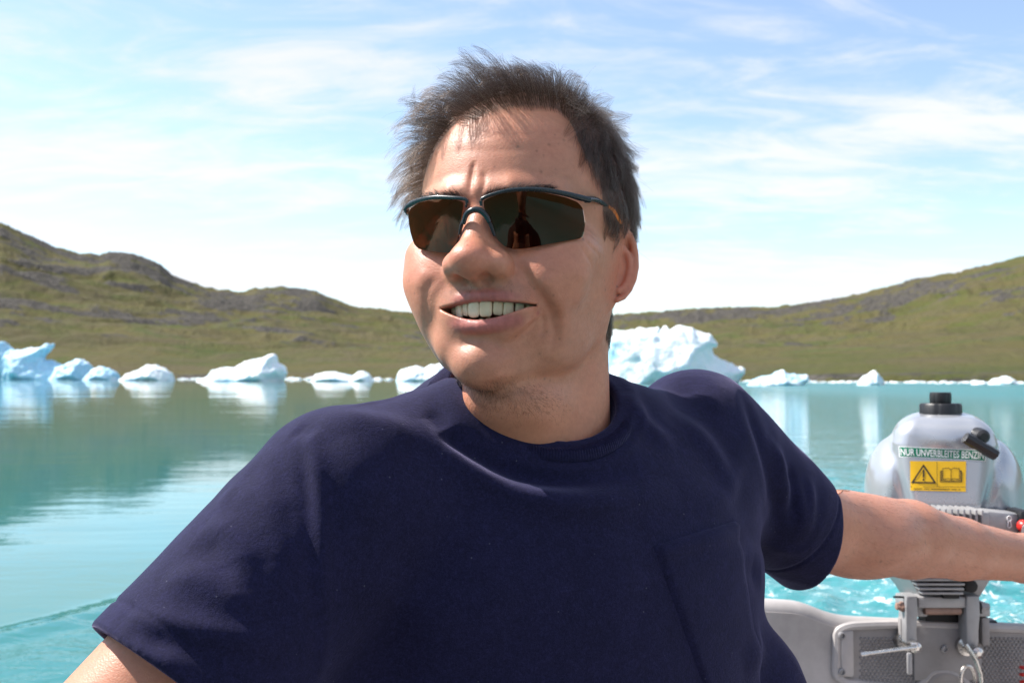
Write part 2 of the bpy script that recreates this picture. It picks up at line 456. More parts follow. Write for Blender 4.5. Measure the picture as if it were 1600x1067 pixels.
# ------------------------------------------------------------------ water
def wake_x(y): return -1.60 + (y - 3.05) * .44 + .03 * np.sin(y * 2.2)
def water_material():
    m = bpy.data.materials.new('glacial_water'); m.use_nodes = True; q = NB(m.node_tree); p = m.node_tree.nodes['Principled BSDF']
    tc = q.n('ShaderNodeTexCoord').outputs['Object']
    foam = q.n('ShaderNodeAttribute', attribute_name='foam').outputs[2]; rough = q.n('ShaderNodeAttribute', attribute_name='rough').outputs[2]
    base = q.mix(q.mapr(q.noise(tc, .05, 3), .3, .7), (.018, .150, .150, 1), (.022, .175, .176, 1))
    base = q.mix(foam, base, (.05, .24, .255, 1))
    spots = q.mapr(q.math('ADD', q.noise(tc, 13, 6, .72, .6), q.math('MULTIPLY', foam, .12)), .66, .74, 0, 1, True)
    base = q.mix(q.math('MULTIPLY', spots, foam), base, (.85, .90, .90, 1))
    q.set(p.inputs['Base Color'], base); p.inputs['IOR'].default_value = 1.333
    sepx = q.n('ShaderNodeSeparateXYZ'); q.set(sepx.inputs[0], tc)
    q.set(p.inputs['Roughness'], q.math('ADD', q.math('ADD', .015, q.math('MULTIPLY', q.mapr(sepx.outputs[0], 2., 25., 0., 1., True), .24)), q.math('MULTIPLY', q.math('MULTIPLY', spots, foam), .5)))
    # long calm undulations, finer ripples where the wind or the wake roughens the surface
    h1 = q.noise(q.scale(tc, (.35, 1.0, 1)), .9, 3, .5, .3); h2 = q.noise(q.scale(tc, (.6, 1.4, 1)), 5.0, 4, .55, .4); h3 = q.noise(tc, 17, 4, .6, .3)
    sepx = q.n('ShaderNodeSeparateXYZ'); q.set(sepx.inputs[0], tc)
    wind = q.mapr(sepx.outputs[0], -1., 7., .0, 1.0, True)
    dist = q.vmath('LENGTH', tc)
    farf = q.mapr(dist, 12., 160., 1.0, 1.8)
    a1 = q.math('MULTIPLY', h1, q.math('MULTIPLY', farf, q.math('ADD', .007, q.math('MULTIPLY', wind, .045))))
    a2 = q.math('MULTIPLY', h2, q.math('ADD', .0010, q.math('ADD', q.math('MULTIPLY', wind, q.mapr(dist, 8., 50., .03, .10)), q.math('MULTIPLY', rough, .014))))
    a3 = q.math('MULTIPLY', h3, q.math('ADD', .0001, q.math('ADD', q.math('MULTIPLY', wind, .0016), q.math('ADD', q.math('MULTIPLY', rough, .0035), q.math('MULTIPLY', foam, .010)))))
    a0 = q.math('MULTIPLY', q.noise(q.scale(tc, (.12, 1.0, 1)), .055, 3, .55, .4), q.mapr(dist, 25., 110., 0.0, .42))
    a1 = q.math('ADD', a1, a0)
    bn = q.n('ShaderNodeBump'); bn.inputs['Strength'].default_value = 1; bn.inputs['Distance'].default_value = 1
    q.set(bn.inputs['Height'], q.math('ADD', a1, q.math('ADD', a2, a3))); q.set(p.inputs['Normal'], bn.outputs[0])
    return m
def water():
    xs = np.concatenate([[-9000, -2500, -700, -200, -60, -20, -8], np.arange(-5, 7.01, .03), [10, 22, 60, 200, 700, 2500, 9000]])
    ys = np.concatenate([[-9000, -2500, -700, -200, -60, -20, -6, -2, 0], np.arange(1.2, 11.2, .03), [14, 22, 60, 200, 700, 2500, 9000]])
    X, Y = np.meshgrid(xs, ys, indexing='ij')
    edge = np.clip((X + 5) / 1.0, 0, 1) * np.clip((7 - X) / 1.5, 0, 1) * np.clip((Y - 1.2) / .3, 0, 1) * np.clip((11 - Y) / 2.5, 0, 1)
    wx = wake_x(Y); side = X - wx
    inside = 1 / (1 + np.exp(-np.clip(side / .05, -30, 30))) * np.clip((12 - Y) / 6, 0, 1)
    crest = np.exp(-((side + .02) / .07) ** 2) * .009 - np.exp(-((side - .14) / .08) ** 2) * .004
    turb = np.exp(-((X - 1.15 - (Y - 2) * .28) / (.55 + .20 * np.maximum(Y - 1.5, 0))) ** 2) * np.clip((9 - Y) / 5, 0, 1) * np.clip((Y - 1.2) / .2, 0, 1)
    chop = fbm(X * 3.1 + 50, Y * 3.1 + 50, 17, 4, .55) - .5; chop2 = fbm(X * 1.1 + 80, Y * 1.6 + 50, 27, 3, .5) - .5
    Z = edge * (crest * np.clip((9 - Y) / 5, 0, 1) + inside * (chop2 * .040 + chop * .012) + turb * (chop * .16 + .02))
    V = np.stack([X, Y, Z], -1); n, m = X.shape
    i, j = np.meshgrid(np.arange(n - 1), np.arange(m - 1), indexing='ij'); a = i * m + j
    F = np.stack([a, a + m, a + m + 1, a + 1], -1).reshape(-1, 4)
    o = mesh('water', V.reshape(-1, 3), F, water_material()); o['kind'] = 'structure'
    for nm, v in (('foam', turb * edge), ('rough', inside * edge)):
        at = o.data.attributes.new(nm, 'FLOAT', 'POINT'); at.data.foreach_set('value', v.ravel().astype(np.float32))
water()

# ------------------------------------------------------------------ icebergs
def ice_material():
    m = bpy.data.materials.new('glacier_ice'); m.use_nodes = True; q = NB(m.node_tree); p = m.node_tree.nodes['Principled BSDF']
    tc = q.n('ShaderNodeTexCoord').outputs['Object']
    n0 = q.noise(q.scale(tc, (1, 1, 1.8)), .22, 6, .6, .8); n1 = q.noise(tc, 1.6, 6, .65)
    blue = q.n('ShaderNodeAttribute', attribute_name='blue').outputs[2]
    f = q.mapr(q.math('ADD', n0, q.math('SUBTRACT', blue, .5)), .34, .70, 0, 1, True)
    c = q.mix(f, (.80, .86, .88, 1), (.36, .64, .82, 1)); c = q.mix(q.mapr(n1, .4, .7, 0, .35), c, (.88, .91, .92, 1))
    q.set(p.inputs['Base Color'], c); p.inputs['Roughness'].default_value = .45; p.inputs['Specular IOR Level'].default_value = .35
    p.inputs['Subsurface Weight'].default_value = .25; p.inputs['Subsurface Radius'].default_value = (.25, .6, 1); p.inputs['Subsurface Scale'].default_value = .5
    bn = q.n('ShaderNodeBump'); bn.inputs['Strength'].default_value = .8; bn.inputs['Distance'].default_value = .25
    q.set(bn.inputs['Height'], q.math('ADD', n1, n0)); q.set(p.inputs['Normal'], bn.outputs[0]); return m
ICE = ice_material()
def sd_poly(x, z, poly):
    d = np.full(len(x), 1e18); s = np.ones(len(x)); n = len(poly); j = n - 1
    for i in range(n):
        ex, ez = poly[j][0] - poly[i][0], poly[j][1] - poly[i][1]; wx, wz = x - poly[i][0], z - poly[i][1]
        h = np.clip((wx * ex + wz * ez) / (ex * ex + ez * ez + 1e-12), 0, 1)
        d = np.minimum(d, (wx - ex * h) ** 2 + (wz - ez * h) ** 2)
        c1, c2, c3 = z >= poly[i][1], z < poly[j][1], ex * wz > ez * wx
        s = np.where((c1 & c2 & c3) | (~c1 & ~c2 & ~c3), -s, s); j = i
    return s * np.sqrt(d)
def iceberg(outline, d, label, deep=.5, rough=1.0, blue=.5, seed=1, res=60):
    """outline: pixels of the silhouette above the water, left to right; d: metres away"""
    pts = np.array([((px - 800) / FPX * d, CAM_H + (HZ - py) / FPX * d) for px, py in outline])
    cx = pts[:, 0].mean(); w_ = pts[:, 0].max() - pts[:, 0].min(); h_ = pts[:, 1].max()
    poly = [(x - cx, z) for x, z in pts]; poly = [(poly[0][0], -h_ * .5)] + poly + [(poly[-1][0], -h_ * .5)]
    dep = max(w_ * deep, h_ * .7) * .5; vs = max(w_ / res, h_ / 40)
    def fn(p):
        x, y, z = p[:, 0].astype(float), p[:, 1].astype(float), p[:, 2].astype(float)
        a = sd_poly(x, z, poly); yy = np.abs(y) / dep
        f = a + h_ * .42 * yy ** 2.2
        n_ = vnoise(p.astype(float) * np.array([1, 1, 1.5]), 2.2 / h_ * 2, seed, 4)
        n2 = np.abs(vnoise(p.astype(float), 6.5 / h_ * 1.6, seed + 9, 3))
        return (f - rough * h_ * .035 * n_ - rough * h_ * .05 * n2 - rough * h_ * .028 * np.abs(vnoise(p.astype(float), 22 / h_, seed + 5, 3)) + rough * h_ * .028).astype(np.float32)
    mrg = h_ * .12 + vs * 3
    V, F = nets(fn, (poly[1][0] - mrg, -dep * 1.5, -h_ * .14), (poly[-2][0] + mrg, dep * 1.5, h_ + mrg), vs, 4)
    rr = np.random.default_rng(seed + 100); N = normals(fn, V, vs * .5)
    for cell, am in ((.42, .085), (.17, .045)):                        # scalloped, faceted faces
        k = int(np.clip((w_ / (cell * h_)) * 4 * (dep * 2 / (cell * h_)) * 1.5, 12, 700))
        C = rr.uniform(V.min(0), V.max(0), (k, 3)); D1 = np.concatenate([np.sqrt(((v[:, None] - C[None]) ** 2).sum(-1)).min(1) for v in np.array_split(V, max(1, len(V) * k // 3000000))])
        V = V + N * (am * h_ * rough ** .5 * np.clip(D1 / (cell * h_) - .55, -.6, .8))[:, None]
    rr = np.random.default_rng(seed)
    bl = np.clip(blue + .35 * vnoise(V * np.array([1, 1, 1.6]), 2.0 / h_, seed + 3, 2) - .3 * np.clip(V[:, 2] / h_ - .6, 0, 1), 0, 1)
    o = mesh('iceberg', V + np.array([cx, d, 0]), F, ICE, None, True, None)
    o.data.transform(Matrix.Translation((-cx, -d, 0))); o.location = (cx, d, 0)
    at = o.data.attributes.new('blue', 'FLOAT', 'POINT'); at.data.foreach_set('value', bl.astype(np.float32))
    return tag(o, label, 'iceberg', 'icebergs floating along the shore')
BERGS = [
    ([(-60, 592), (-50, 560), (-20, 536), (4, 535), (16, 542), (26, 556), (30, 592)], 262, 'pale blue rounded iceberg cut off by the left edge of the picture', .6, 1.0, .85),
    ([(6, 592), (8, 556), (14, 548), (40, 545), (66, 541), (83, 538), (80, 545), (70, 551), (67, 560), (84, 568), (104, 576), (124, 592)], 246, 'blue iceberg with a long pointed horn leaning to the right', .55, 1.1, .95),
    ([(80, 593), (90, 574), (104, 568), (116, 563), (130, 562), (139, 569), (146, 579), (156, 593)], 240, 'smooth domed blue iceberg just right of the horned one', .6, .9, .85),
    ([(132, 593), (144, 578), (156, 573), (172, 576), (183, 583), (187, 593)], 222, 'low flat topped iceberg at the right end of the blue group', .6, 1.2, .65),
    ([(190, 595), (200, 584), (218, 577), (230, 571), (246, 571), (258, 576), (268, 584), (271, 595)], 188, 'small crumbly white iceberg between the blue group and the white peaked berg', .6, 1.4, .45),
    ([(306, 597), (325, 588), (335, 577), (350, 574), (370, 575), (385, 566), (405, 560), (424, 554), (430, 555), (434, 565), (446, 572), (448, 582), (441, 597)], 152, 'white iceberg with a sharp peak and a low shelf on its left', .5, .8, .35),
    ([(486, 597), (494, 585), (510, 582), (522, 581), (536, 584), (552, 588), (562, 580), (570, 581), (578, 586), (584, 597)], 160, 'low ragged white iceberg with a small knob on its right end', .5, 1.2, .35),
    ([(618, 598), (624, 580), (638, 576), (652, 571), (664, 576), (676, 570), (690, 568), (704, 580), (712, 598)], 150, 'white iceberg showing just above the shoulder seam under the jaw', .5, 1.1, .35),
    ([(945, 602), (950, 560), (953, 530), (958, 519), (985, 515), (1010, 511), (1028, 508), (1032, 515), (1040, 508), (1046, 514), (1061, 508), (1068, 511), (1080, 513), (1098, 520), (1110, 524), (1122, 536), (1120, 544), (1112, 546), (1118, 556), (1135, 566), (1158, 580), (1150, 602)], 104, 'largest white iceberg with jagged top and a blue slope, beside the neck and shoulder', .5, .75, .35),
    ([(1168, 603), (1176, 594), (1190, 588), (1206, 586), (1222, 578), (1228, 583), (1244, 585), (1260, 586), (1263, 594), (1254, 603)], 86, 'long low iceberg with a blue right end, nearest to the sleeve over the tiller arm', .5, 1.0, .6),
    ([(1339, 603), (1345, 590), (1356, 584), (1366, 580), (1372, 584), (1378, 592), (1381, 603)], 90, 'small white pyramid shaped iceberg left of the outboard motor', .7, 1.2, .3),
    ([(1544, 601), (1552, 592), (1562, 591), (1570, 587), (1580, 592), (1590, 601)], 100, 'smallest white iceberg above the motor cowl at the right edge', .7, 1.3, .3),
    ([(1515, 603), (1522, 597), (1535, 595), (1543, 603)], 98, 'tiny flat ice floe just left of the smallest white iceberg', .7, 1.2, .3),
]
for k, (ol, d, lb, dp, rg_, bl) in enumerate(BERGS): iceberg(ol, d, lb, dp, rg_, bl, 31 + k * 7, 90 if k == 8 else 55)
def brash():
    r = np.random.default_rng(3); bm = bmesh.new()
    bm0 = bmesh.new(); bmesh.ops.create_icosphere(bm0, subdivisions=2, radius=1); base = np.array([v.co for v in bm0.verts]); fc = [[v.index for v in f.verts] for f in bm0.faces]; bm0.free()
    V = []; F = []; k = 0
    for i in range(1300):
        px = r.choice([r.uniform(180, 700), r.uniform(930, 1700), r.uniform(1120, 1640), r.choice([300, 455, 600, 1130, 1300, 1450, 1530, 1600]) + r.normal() * 24])
        d = shore_d(px) * (1 - abs(r.normal()) * .06) - 2.5
        sz = shore_d(px) / FPX * r.gamma(1.1, .75); x = (px - 800) / FPX * d
        q = base * (1 + .35 * np.stack([vnoise(base, 2.3, i)] * 3, 1)) * np.array([sz * 1.8, sz * 1.5, sz * .8]) + np.array([x, d, 0])
        V.append(q); F += [[a + k for a in f] for f in fc]; k += len(base)
    o = mesh('brash_ice', np.vstack(V), F, ICE); o['kind'] = 'stuff'
    at = o.data.attributes.new('blue', 'FLOAT', 'POINT'); at.data.foreach_set('value', np.full(k, .2, np.float32))
    tag(o, 'line of small white brash ice drifted along the far shoreline', 'brash ice')
brash()
# ------------------------------------------------------------------ the man: head
HEAD_O = np.array([.0115, .79, CAM_H + .081])
HEAD_M = np.array((Matrix.Rotation(R(-22), 3, 'Z') @ Matrix.Rotation(R(-5), 3, 'X')))
def to_loc(Wp): return (np.asarray(Wp) - HEAD_O) @ HEAD_M * 1000.
def to_world(L): return np.asarray(L) @ HEAD_M.T * .001 + HEAD_O
def LP(px, py, y):
    """head-frame point (mm) on the ray of pixel (px, py) at head depth y"""
    o = HEAD_M.T @ (np.array([0, 0, CAM_H]) - HEAD_O); d = HEAD_M.T @ ray(px, py)
    return (o + d * ((y * .001 - o[1]) / d[1])) * 1000

def trace_many(fn, px, W2L=None, unit=1000., t0=.45, t1=1.7):
    """surface points of the field fn on the rays of the pixels, in the field's own frame"""
    W2L = W2L or to_loc; px = np.asarray(px, float); dw = np.array([ray(*q) for q in px]); t = np.full(len(px), t0); o = np.array([0, 0, CAM_H])
    n = np.linalg.norm(dw, axis=1); d = np.ones(len(px))
    for _ in range(70):
        d = fn(W2L(o + dw * t[:, None]).astype(np.float32)) / unit / n
        t = np.minimum(t + np.where(np.abs(d) > 2e-5, d * .85, 0), t1)
    return W2L(o + dw * t[:, None]), (np.abs(d) < 1e-3) & (t < t1 - 1e-3)

Z_K = np.array([-110, -93, -80, -62, -42, -20, 5, 25, 45, 80.])
Z_F = np.array([-84, -87, -92, -91, -94, -96, -90, -88, -93, -86.])
Z_W = np.array([27, 37, 46, 55.5, 63, 69.5, 71.5, 71, 71, 68.])
Z_N = np.array([2.0, 2.05, 2.1, 2.2, 2.3, 2.35, 2.35, 2.35, 2.4, 2.3])
def pchip(x, xs, ys):
    return np.interp(x, np.linspace(xs[0], xs[-1], 400), PCH[id(ys)]).astype(np.float32)
PCH = {}
for ys in (Z_F, Z_W, Z_N):
    xx = np.linspace(Z_K[0], Z_K[-1], 400)
    v = np.interp(xx, Z_K, ys); k = np.hanning(41); k /= k.sum()
    PCH[id(ys)] = np.convolve(np.pad(v, 20, mode='edge'), k, 'valid')
MX = 5.0                                                              # the smile is pulled to his left
def lip_line(n, kind):
    t = np.linspace(-1, 1, n)
    x = MX + 35 * t + 1.0 * (t * t)
    y = -100.5 + 19 * t * t
    zu = -37.5 - 2.2 * t * t + 1.0 * t; zl = -50.2 + 10.1 * np.abs(t) ** 1.8 + 1.0 * t
    if kind == 'up': return np.stack([x, y - 1.0 * (1 - t * t), zu], 1)
    return np.stack([x, y + 1.5 * (1 - t * t), zl], 1)
UP, LO = lip_line(13, 'up'), lip_line(13, 'lo')
def mouth_d(p):
    t = (p[:, 0] - MX) / 35.4; t = t - .04 * t * t
    a = np.clip(np.abs(t), 0, 1.3)
    zu = -37.7 - 2.0 * a * a + 1.0 * t; zl = -50.4 + 10.4 * a ** 1.8 + 1.0 * t
    d = np.maximum(np.maximum(p[:, 2] - zu, zl - p[:, 2]), (np.abs(t) - 1) * 34)
    d = np.maximum(d, p[:, 1] + 64)
    return d
EAR_Z = Matrix.Rotation(R(-43), 3, 'Z') @ Matrix.Rotation(R(-8), 3, 'X')
EAR_M = np.array(EAR_Z, dtype=np.float32)                              # local ear axes: x outwards, y back, z up
EAR_C = np.array([70.5, 9., 3.], np.float32)
th = np.radians(np.linspace(150, -78, 12))
HELIX = [(-1, -9, -1), (0, -13, 6)] + [(1.5 + 3.0 * math.sin(max(0, min(math.pi, math.pi - abs(t - .6)))) * .6, 0.5 + 15.5 * math.cos(t), 3 + 28 * math.sin(t)) for t in th]
ANTI = [(2.0, 2 + 9.5 * math.cos(t), 0 + 17 * math.sin(t)) for t in np.radians(np.linspace(80, -75, 8))]
def ear_d(p, side):
    q = p.copy(); q[:, 0] *= side
    q = (q - EAR_C) @ EAR_M
    d = ell(q, (-2.5, 1, 3), (3.6, 14.5, 28))
    d = smin(d, ell(q, (-1.5, -4.5, -25), (4.2, 8.5, 9.5)), 5)
    d = smin(d, cone(q, (-14, -6, 6), (-4, -2, 2), 12, 7), 7)
    d = smax(d, -ell(q, (3.0, -4, -3), (9.0, 8.0, 11.0)), 3)
    d = smax(d, -ell(q, (3.0, 5, 17), (4.0, 6.5, 8.0)), 3)
    d = smin(d, chain(q, HELIX, [2.2, 2.6] + [3.0] * 8 + [2.8, 2.4, 2.2, 2.0]), 2.0)
    d = smin(d, chain(q, ANTI, [2.2, 2.6, 2.8, 2.8, 2.8, 2.8, 2.8, 2.4]), 2.5)
    d = smin(d, ell(q, (1.0, -12, -5), (3.0, 4.0, 6.5)), 3)
    d = smin(d, ell(q, (1.5, -5.5, -14.5), (2.8, 4.0, 3.4)), 3)
    return d
def F_head(p):
    x, y, z = p[:, 0], p[:, 1], p[:, 2]; ax = np.abs(x); pa = np.stack([ax, y, z], 1)
    # cranium and forehead
    d = ell(p, (0, 8, 54), (78, 98, 92))
    d = smin(d, ell(p, (0, -36, 66), (66, 57, 58)), 18)
    # face block: a loft of super-ellipses, cut below by the jaw plane
    yf, wd, ne = pchip(z, Z_K, Z_F), pchip(z, Z_K, Z_W), pchip(z, Z_K, Z_N)
    wd = wd + np.where(x < 0, 2.0, 0.0) * np.exp(-((z + 50) / 24) ** 2) * np.clip(np.abs(x) / 20, 0, 1)
    yc = 4.0
    r = (np.abs(x / wd) ** ne + np.abs(np.minimum(y - yc, 0) / (yc - yf)) ** ne + 1e-9) ** (1 / ne)
    fb = (r - 1) * np.minimum(wd, yc - yf) * .95
    fb = smax(fb, y - 22, 10)
    jaw = -(z + 95 + (-.40) * (y + 85)) * .93                          # rises to the back
    fb = smax(fb, jaw, 11); fb = smax(fb, z - 62, 20)
    d = smin(d, fb, 16)
    # neck
    nk = smin(cone(p, (-3, 30, -30), (-3, 40, -185), 59, 64), cone(p, (-3, 0, -75), (-2, 12, -190), 46, 54), 14)
    d = smin(d, nk, 13)
    # soft tissue
    d = smin(d, ell(pa, (47, -67, -14), (24, 20, 23)), 24)             # raised smile cheeks
    d = smin(d, ell(pa, (57, -52, 6), (17, 25, 13)), 14)               # cheek bones
    d = smin(d, ell(np.stack([np.where(x > 0, ax, ax + 4), y, z], 1), (42, -38, -58), (16, 28, 20)), 18)             # lower cheeks
    d = smin(d, ell(p, (-42, -62, -34), (16, 22, 24)), 18)             # far cheek filled out by the smile
    d = smin(d, ell(p, (-22, -76, -64), (15, 14, 16)), 14)
    d = smin(d, ell(p, (5, -34, -106), (36, 36, 22)), 24)               # soft underside of the chin
    d = smin(d, ell(pa, (0, -84, -80), (17, 14.5, 14)), 12)            # chin
    d = smin(d, chain(pa, [(0, -92, 40), (22, -91, 42), (50, -73, 40)], [8, 8.5, 8]), 9)   # brow
    d = smax(d, -ell(pa, (33, -99, 21), (16, 12, 9)), 12)             # eye sockets
    d = smin(d, ell(pa, (32, -77, 21), (13, 11, 11.5)), 7)         # closed-lid eyes behind the lenses
    f = np.where((y < -52) & (z < 60) & (z > -130) & (ax < 75))[0]
    if len(f): d[f] = face_detail(p[f], pa[f], d[f])
    for sd in (1, -1):                                                 # ears
        e = np.where((x * sd > 48) & (np.abs(z - 3) < 62) & (np.abs(y - 12) < 48))[0]
        if len(e): d[e] = smin(d[e], ear_d(p[e], sd), 4)
    return d
def face_detail(p, pa, d):
    x, y, z = p[:, 0], p[:, 1], p[:, 2]
    # nose
    n = cone(p, (0, -90, 31), (1, -104.5, -2), 8.0, 11.0)
    n = smin(n, cone(pa, (7, -90, 14), (12, -95, -7), 7.5, 9.5), 8)
    n = smin(n, ell(p, (1.0, -111.5, -10.5), (15.0, 13.5, 12)), 8)
    n = smin(n, ell(np.stack([np.abs(x - 2), y, z], 1), (16.8, -99.5, -13.0), (9.2, 12.5, 9.0)), 8)
    n = smin(n, cone(p, (2, -110, -18), (2.5, -99, -23), 5.5, 4.5), 4)
    d = smin(d, n, 7)
    d = smax(d, -ell(np.stack([np.abs(x - 2), y, z], 1), (9.3, -105, -23.5), (4.6, 7.5, 5.2)), 2.5)
    # lips and mouth
    d = smin(d, ell(p, (MX, -88, -42), (34, 12, 22)), 9)               # dental arch under the lips
    ul = chain(p, UP + np.array([0, 1.8, 3.6]), np.interp(np.linspace(-1, 1, 13), [-1, -.6, -.15, 0, .15, .6, 1], [1.8, 3.3, 4.0, 3.7, 4.0, 3.3, 1.8]))
    ll = chain(p, LO + np.array([0, 1.5, -5.2]), np.interp(np.linspace(-1, 1, 13), [-1, -.6, 0, .6, 1], [1.5, 3.9, 5.1, 3.9, 1.5]))
    d = smin(d, np.minimum(ul, ll), 3.2)
    d = smax(d, -mouth_d(p), 1.6)
    return d
# creases: (points in the head frame, depth, half width)
def C_(*pp):
    h, ok = trace_many(F_head, [q[:2] for q in pp]); return h[ok]
CREASES = [
    (crv(C_((801, 402, -98), (828, 440, -88), (856, 478, -80), (868, 520, -73), (856, 556, -72))), 2.8, 4.5),
    (crv(C_((693, 412, -100), (672, 445, -86), (666, 480, -80), (672, 505, -78))), .9, 4.0),
    (crv(C_((790, 392, -104), (806, 408, -98), (806, 428, -96), (798, 438, -98))), 1.2, 2.6),
    (crv(C_((838, 480, -82), (850, 505, -77), (846, 530, -77))), 1.5, 3.0),
    (crv(C_((914, 362, -66), (930, 372, -55), (944, 388, -45))), .6, 1.6),
    (crv(C_((912, 374, -68), (926, 388, -58), (938, 408, -48))), .6, 1.6),
    (crv(C_((905, 384, -74), (918, 402, -64), (926, 424, -58))), .5, 1.8),
    (crv(C_((741, 250, -100), (737, 275, -103), (735, 305, -103))), 1.15, 2.0),
    (crv(C_((755, 268, -100), (757, 285, -102), (752, 305, -103))), .65, 2.0),
    (crv(C_((718, 534, -90), (750, 528, -92), (790, 532, -88))), 1.6, 5.0),
    (crv(C_((690, 216, -90), (740, 214, -94), (800, 210, -92), (870, 218, -80))), .2, 3.0),
    (crv(C_((700, 238, -94), (760, 236, -98), (820, 234, -94), (880, 240, -82))), .2, 3.0),
    (crv(C_((740, 590, -84), (790, 600, -66), (850, 596, -45), (900, 570, -25))), 1.0, 6.0),
]
RIDGES = [
    (crv(C_((822, 420, -88), (856, 450, -78), (882, 495, -66), (880, 545, -62))), 2.4, 8.0),
    (crv(C_((668, 420, -82), (648, 455, -70), (652, 510, -66))), .7, 6.0),
    (crv(C_((747, 262, -101), (746, 285, -103), (744, 308, -104))), .5, 3.0),
    (crv(C_((728, 262, -99), (724, 285, -101), (722, 305, -101))), .4, 5.0),
]
def sculpt(V, N):
    D = np.zeros(len(V)); Vf = V.astype(np.float32)
    for pts, am, wd in CREASES:
        d, t = polyd(Vf, pts); D -= am * np.exp(-(d / wd) ** 2) * np.clip(np.minimum(t, 1 - t) * 5, 0, 1)
    for pts, am, wd in RIDGES:
        d, t = polyd(Vf, pts); D += am * np.exp(-(d / wd) ** 2) * np.clip(np.minimum(t, 1 - t) * 4, 0, 1)
    return V + N * D[:, None]
def body_color(V, N):
    """albedo by place: lips, stubble, redness, painted ear glow, freckles"""
    Vf = V.astype(np.float32); n = len(V)
    base = np.array([.525, .226, .138]); C = np.tile(base, (n, 1))
    C *= (1 + .07 * vnoise(V, .05, 3, 4) + .05 * vnoise(V, .45, 14, 2))[:, None]; C[:, 1:] *= (1 + .07 * vnoise(V, .08, 33, 3))[:, None]
    front = np.clip((-V[:, 1] - 10) / 40, 0, 1)
    def flush_glow(c, r, col, a):
        wgt = a * np.exp(-(((V - np.array(c)) / np.array(r)) ** 2).sum(1)); C[:] = C * (1 - wgt[:, None]) + np.array(col) * wgt[:, None]
    for sx in (-1, 1): flush_glow((sx * 46, -74, -8), (22, 25, 18), (.54, .185, .115), .7)
    flush_glow((1, -112, -10), (16, 16, 14), (.54, .175, .112), .75)
    for sx in (-1, 1): flush_glow((sx * 78, 12, 0), (12, 22, 34), (.60, .20, .125), .8)  # ear redness, lightened to paint the backlit glow into the colour
    flush_glow((0, -60, -150), (70, 70, 45), (.50, .225, .12), .5)
    du, tu = polyd(Vf, UP + np.array([0, 1, 3.0])); dl, tl = polyd(Vf, LO + np.array([0, .5, -4.6]))
    tap = lambda t: np.clip(np.minimum(t, 1 - t) * 7, 0.25, 1)
    wl = np.maximum(1 / (1 + np.exp((du - 4.8 * tap(tu)) * 1.6)), 1 / (1 + np.exp((dl - 5.8 * tap(tl)) * 1.6)))
    lipc = np.array([.40, .125, .105]) * (1 + .15 * vnoise(V * np.array([3, 1, .6]), .5, 5, 2))[:, None]
    C = C * (1 - wl[:, None]) + lipc * wl[:, None]
    md = mouth_d(Vf); inside = np.clip((-md + .3) / 1.5, 0, 1) * (V[:, 1] > -101)
    C = C * (1 - inside[:, None]) + np.array([.14, .03, .025]) * inside[:, None]
    # shaved stubble: moustache, chin and under the jaw
    st = .5 * np.exp(-((V[:, 2] + 29) / 6.5) ** 2) * np.exp(-((V[:, 0] - MX) / 34) ** 4) * (V[:, 1] < -72)
    st = np.maximum(st, .5 * np.exp(-(((V - np.array([6, -70, -99])) / np.array([34, 26, 10])) ** 2).sum(1)))
    st = np.maximum(st, .35 * np.exp(-(((V - np.array([0, -90, -72])) / np.array([30, 20, 18])) ** 2).sum(1)))
    st = np.maximum(st, .22 * np.exp(-(((V - np.array([45, -35, -70])) / np.array([40, 40, 24])) ** 2).sum(1)))
    st *= np.clip(.75 + .45 * vnoise(V, .8, 8, 3), 0, 1.25) * (1 - wl)
    C = C * (1 - .62 * st[:, None]) + np.array([.14, .105, .085]) * .62 * st[:, None]
    r = np.random.default_rng(21)
    cand = np.where((V[:, 1] < 10) & (V[:, 2] > -110) & (V[:, 2] < 90) & (V[:, 0] > -72))[0]
    for i in r.choice(cand, 110):
        d = np.linalg.norm(V - V[i], axis=1); rad = r.uniform(.5, 1.15); a = r.uniform(.3, .85)
        wgt = a * np.exp(-(d / rad) ** 2); C = C * (1 - wgt[:, None]) + np.array([.16, .075, .045]) * wgt[:, None]
    for q, rad in ((LP(903, 657, -20), 1.6), (LP(680, 462, -80), 1.3), (LP(905, 640, -20), .9), (LP(880, 615, -25), .9)):
        d = np.linalg.norm(V - q, axis=1); wgt = .8 * np.exp(-(d / (rad * 1.2)) ** 2)
        C = C * (1 - wgt[:, None]) + np.array([.09, .045, .03]) * wgt[:, None]
    return C

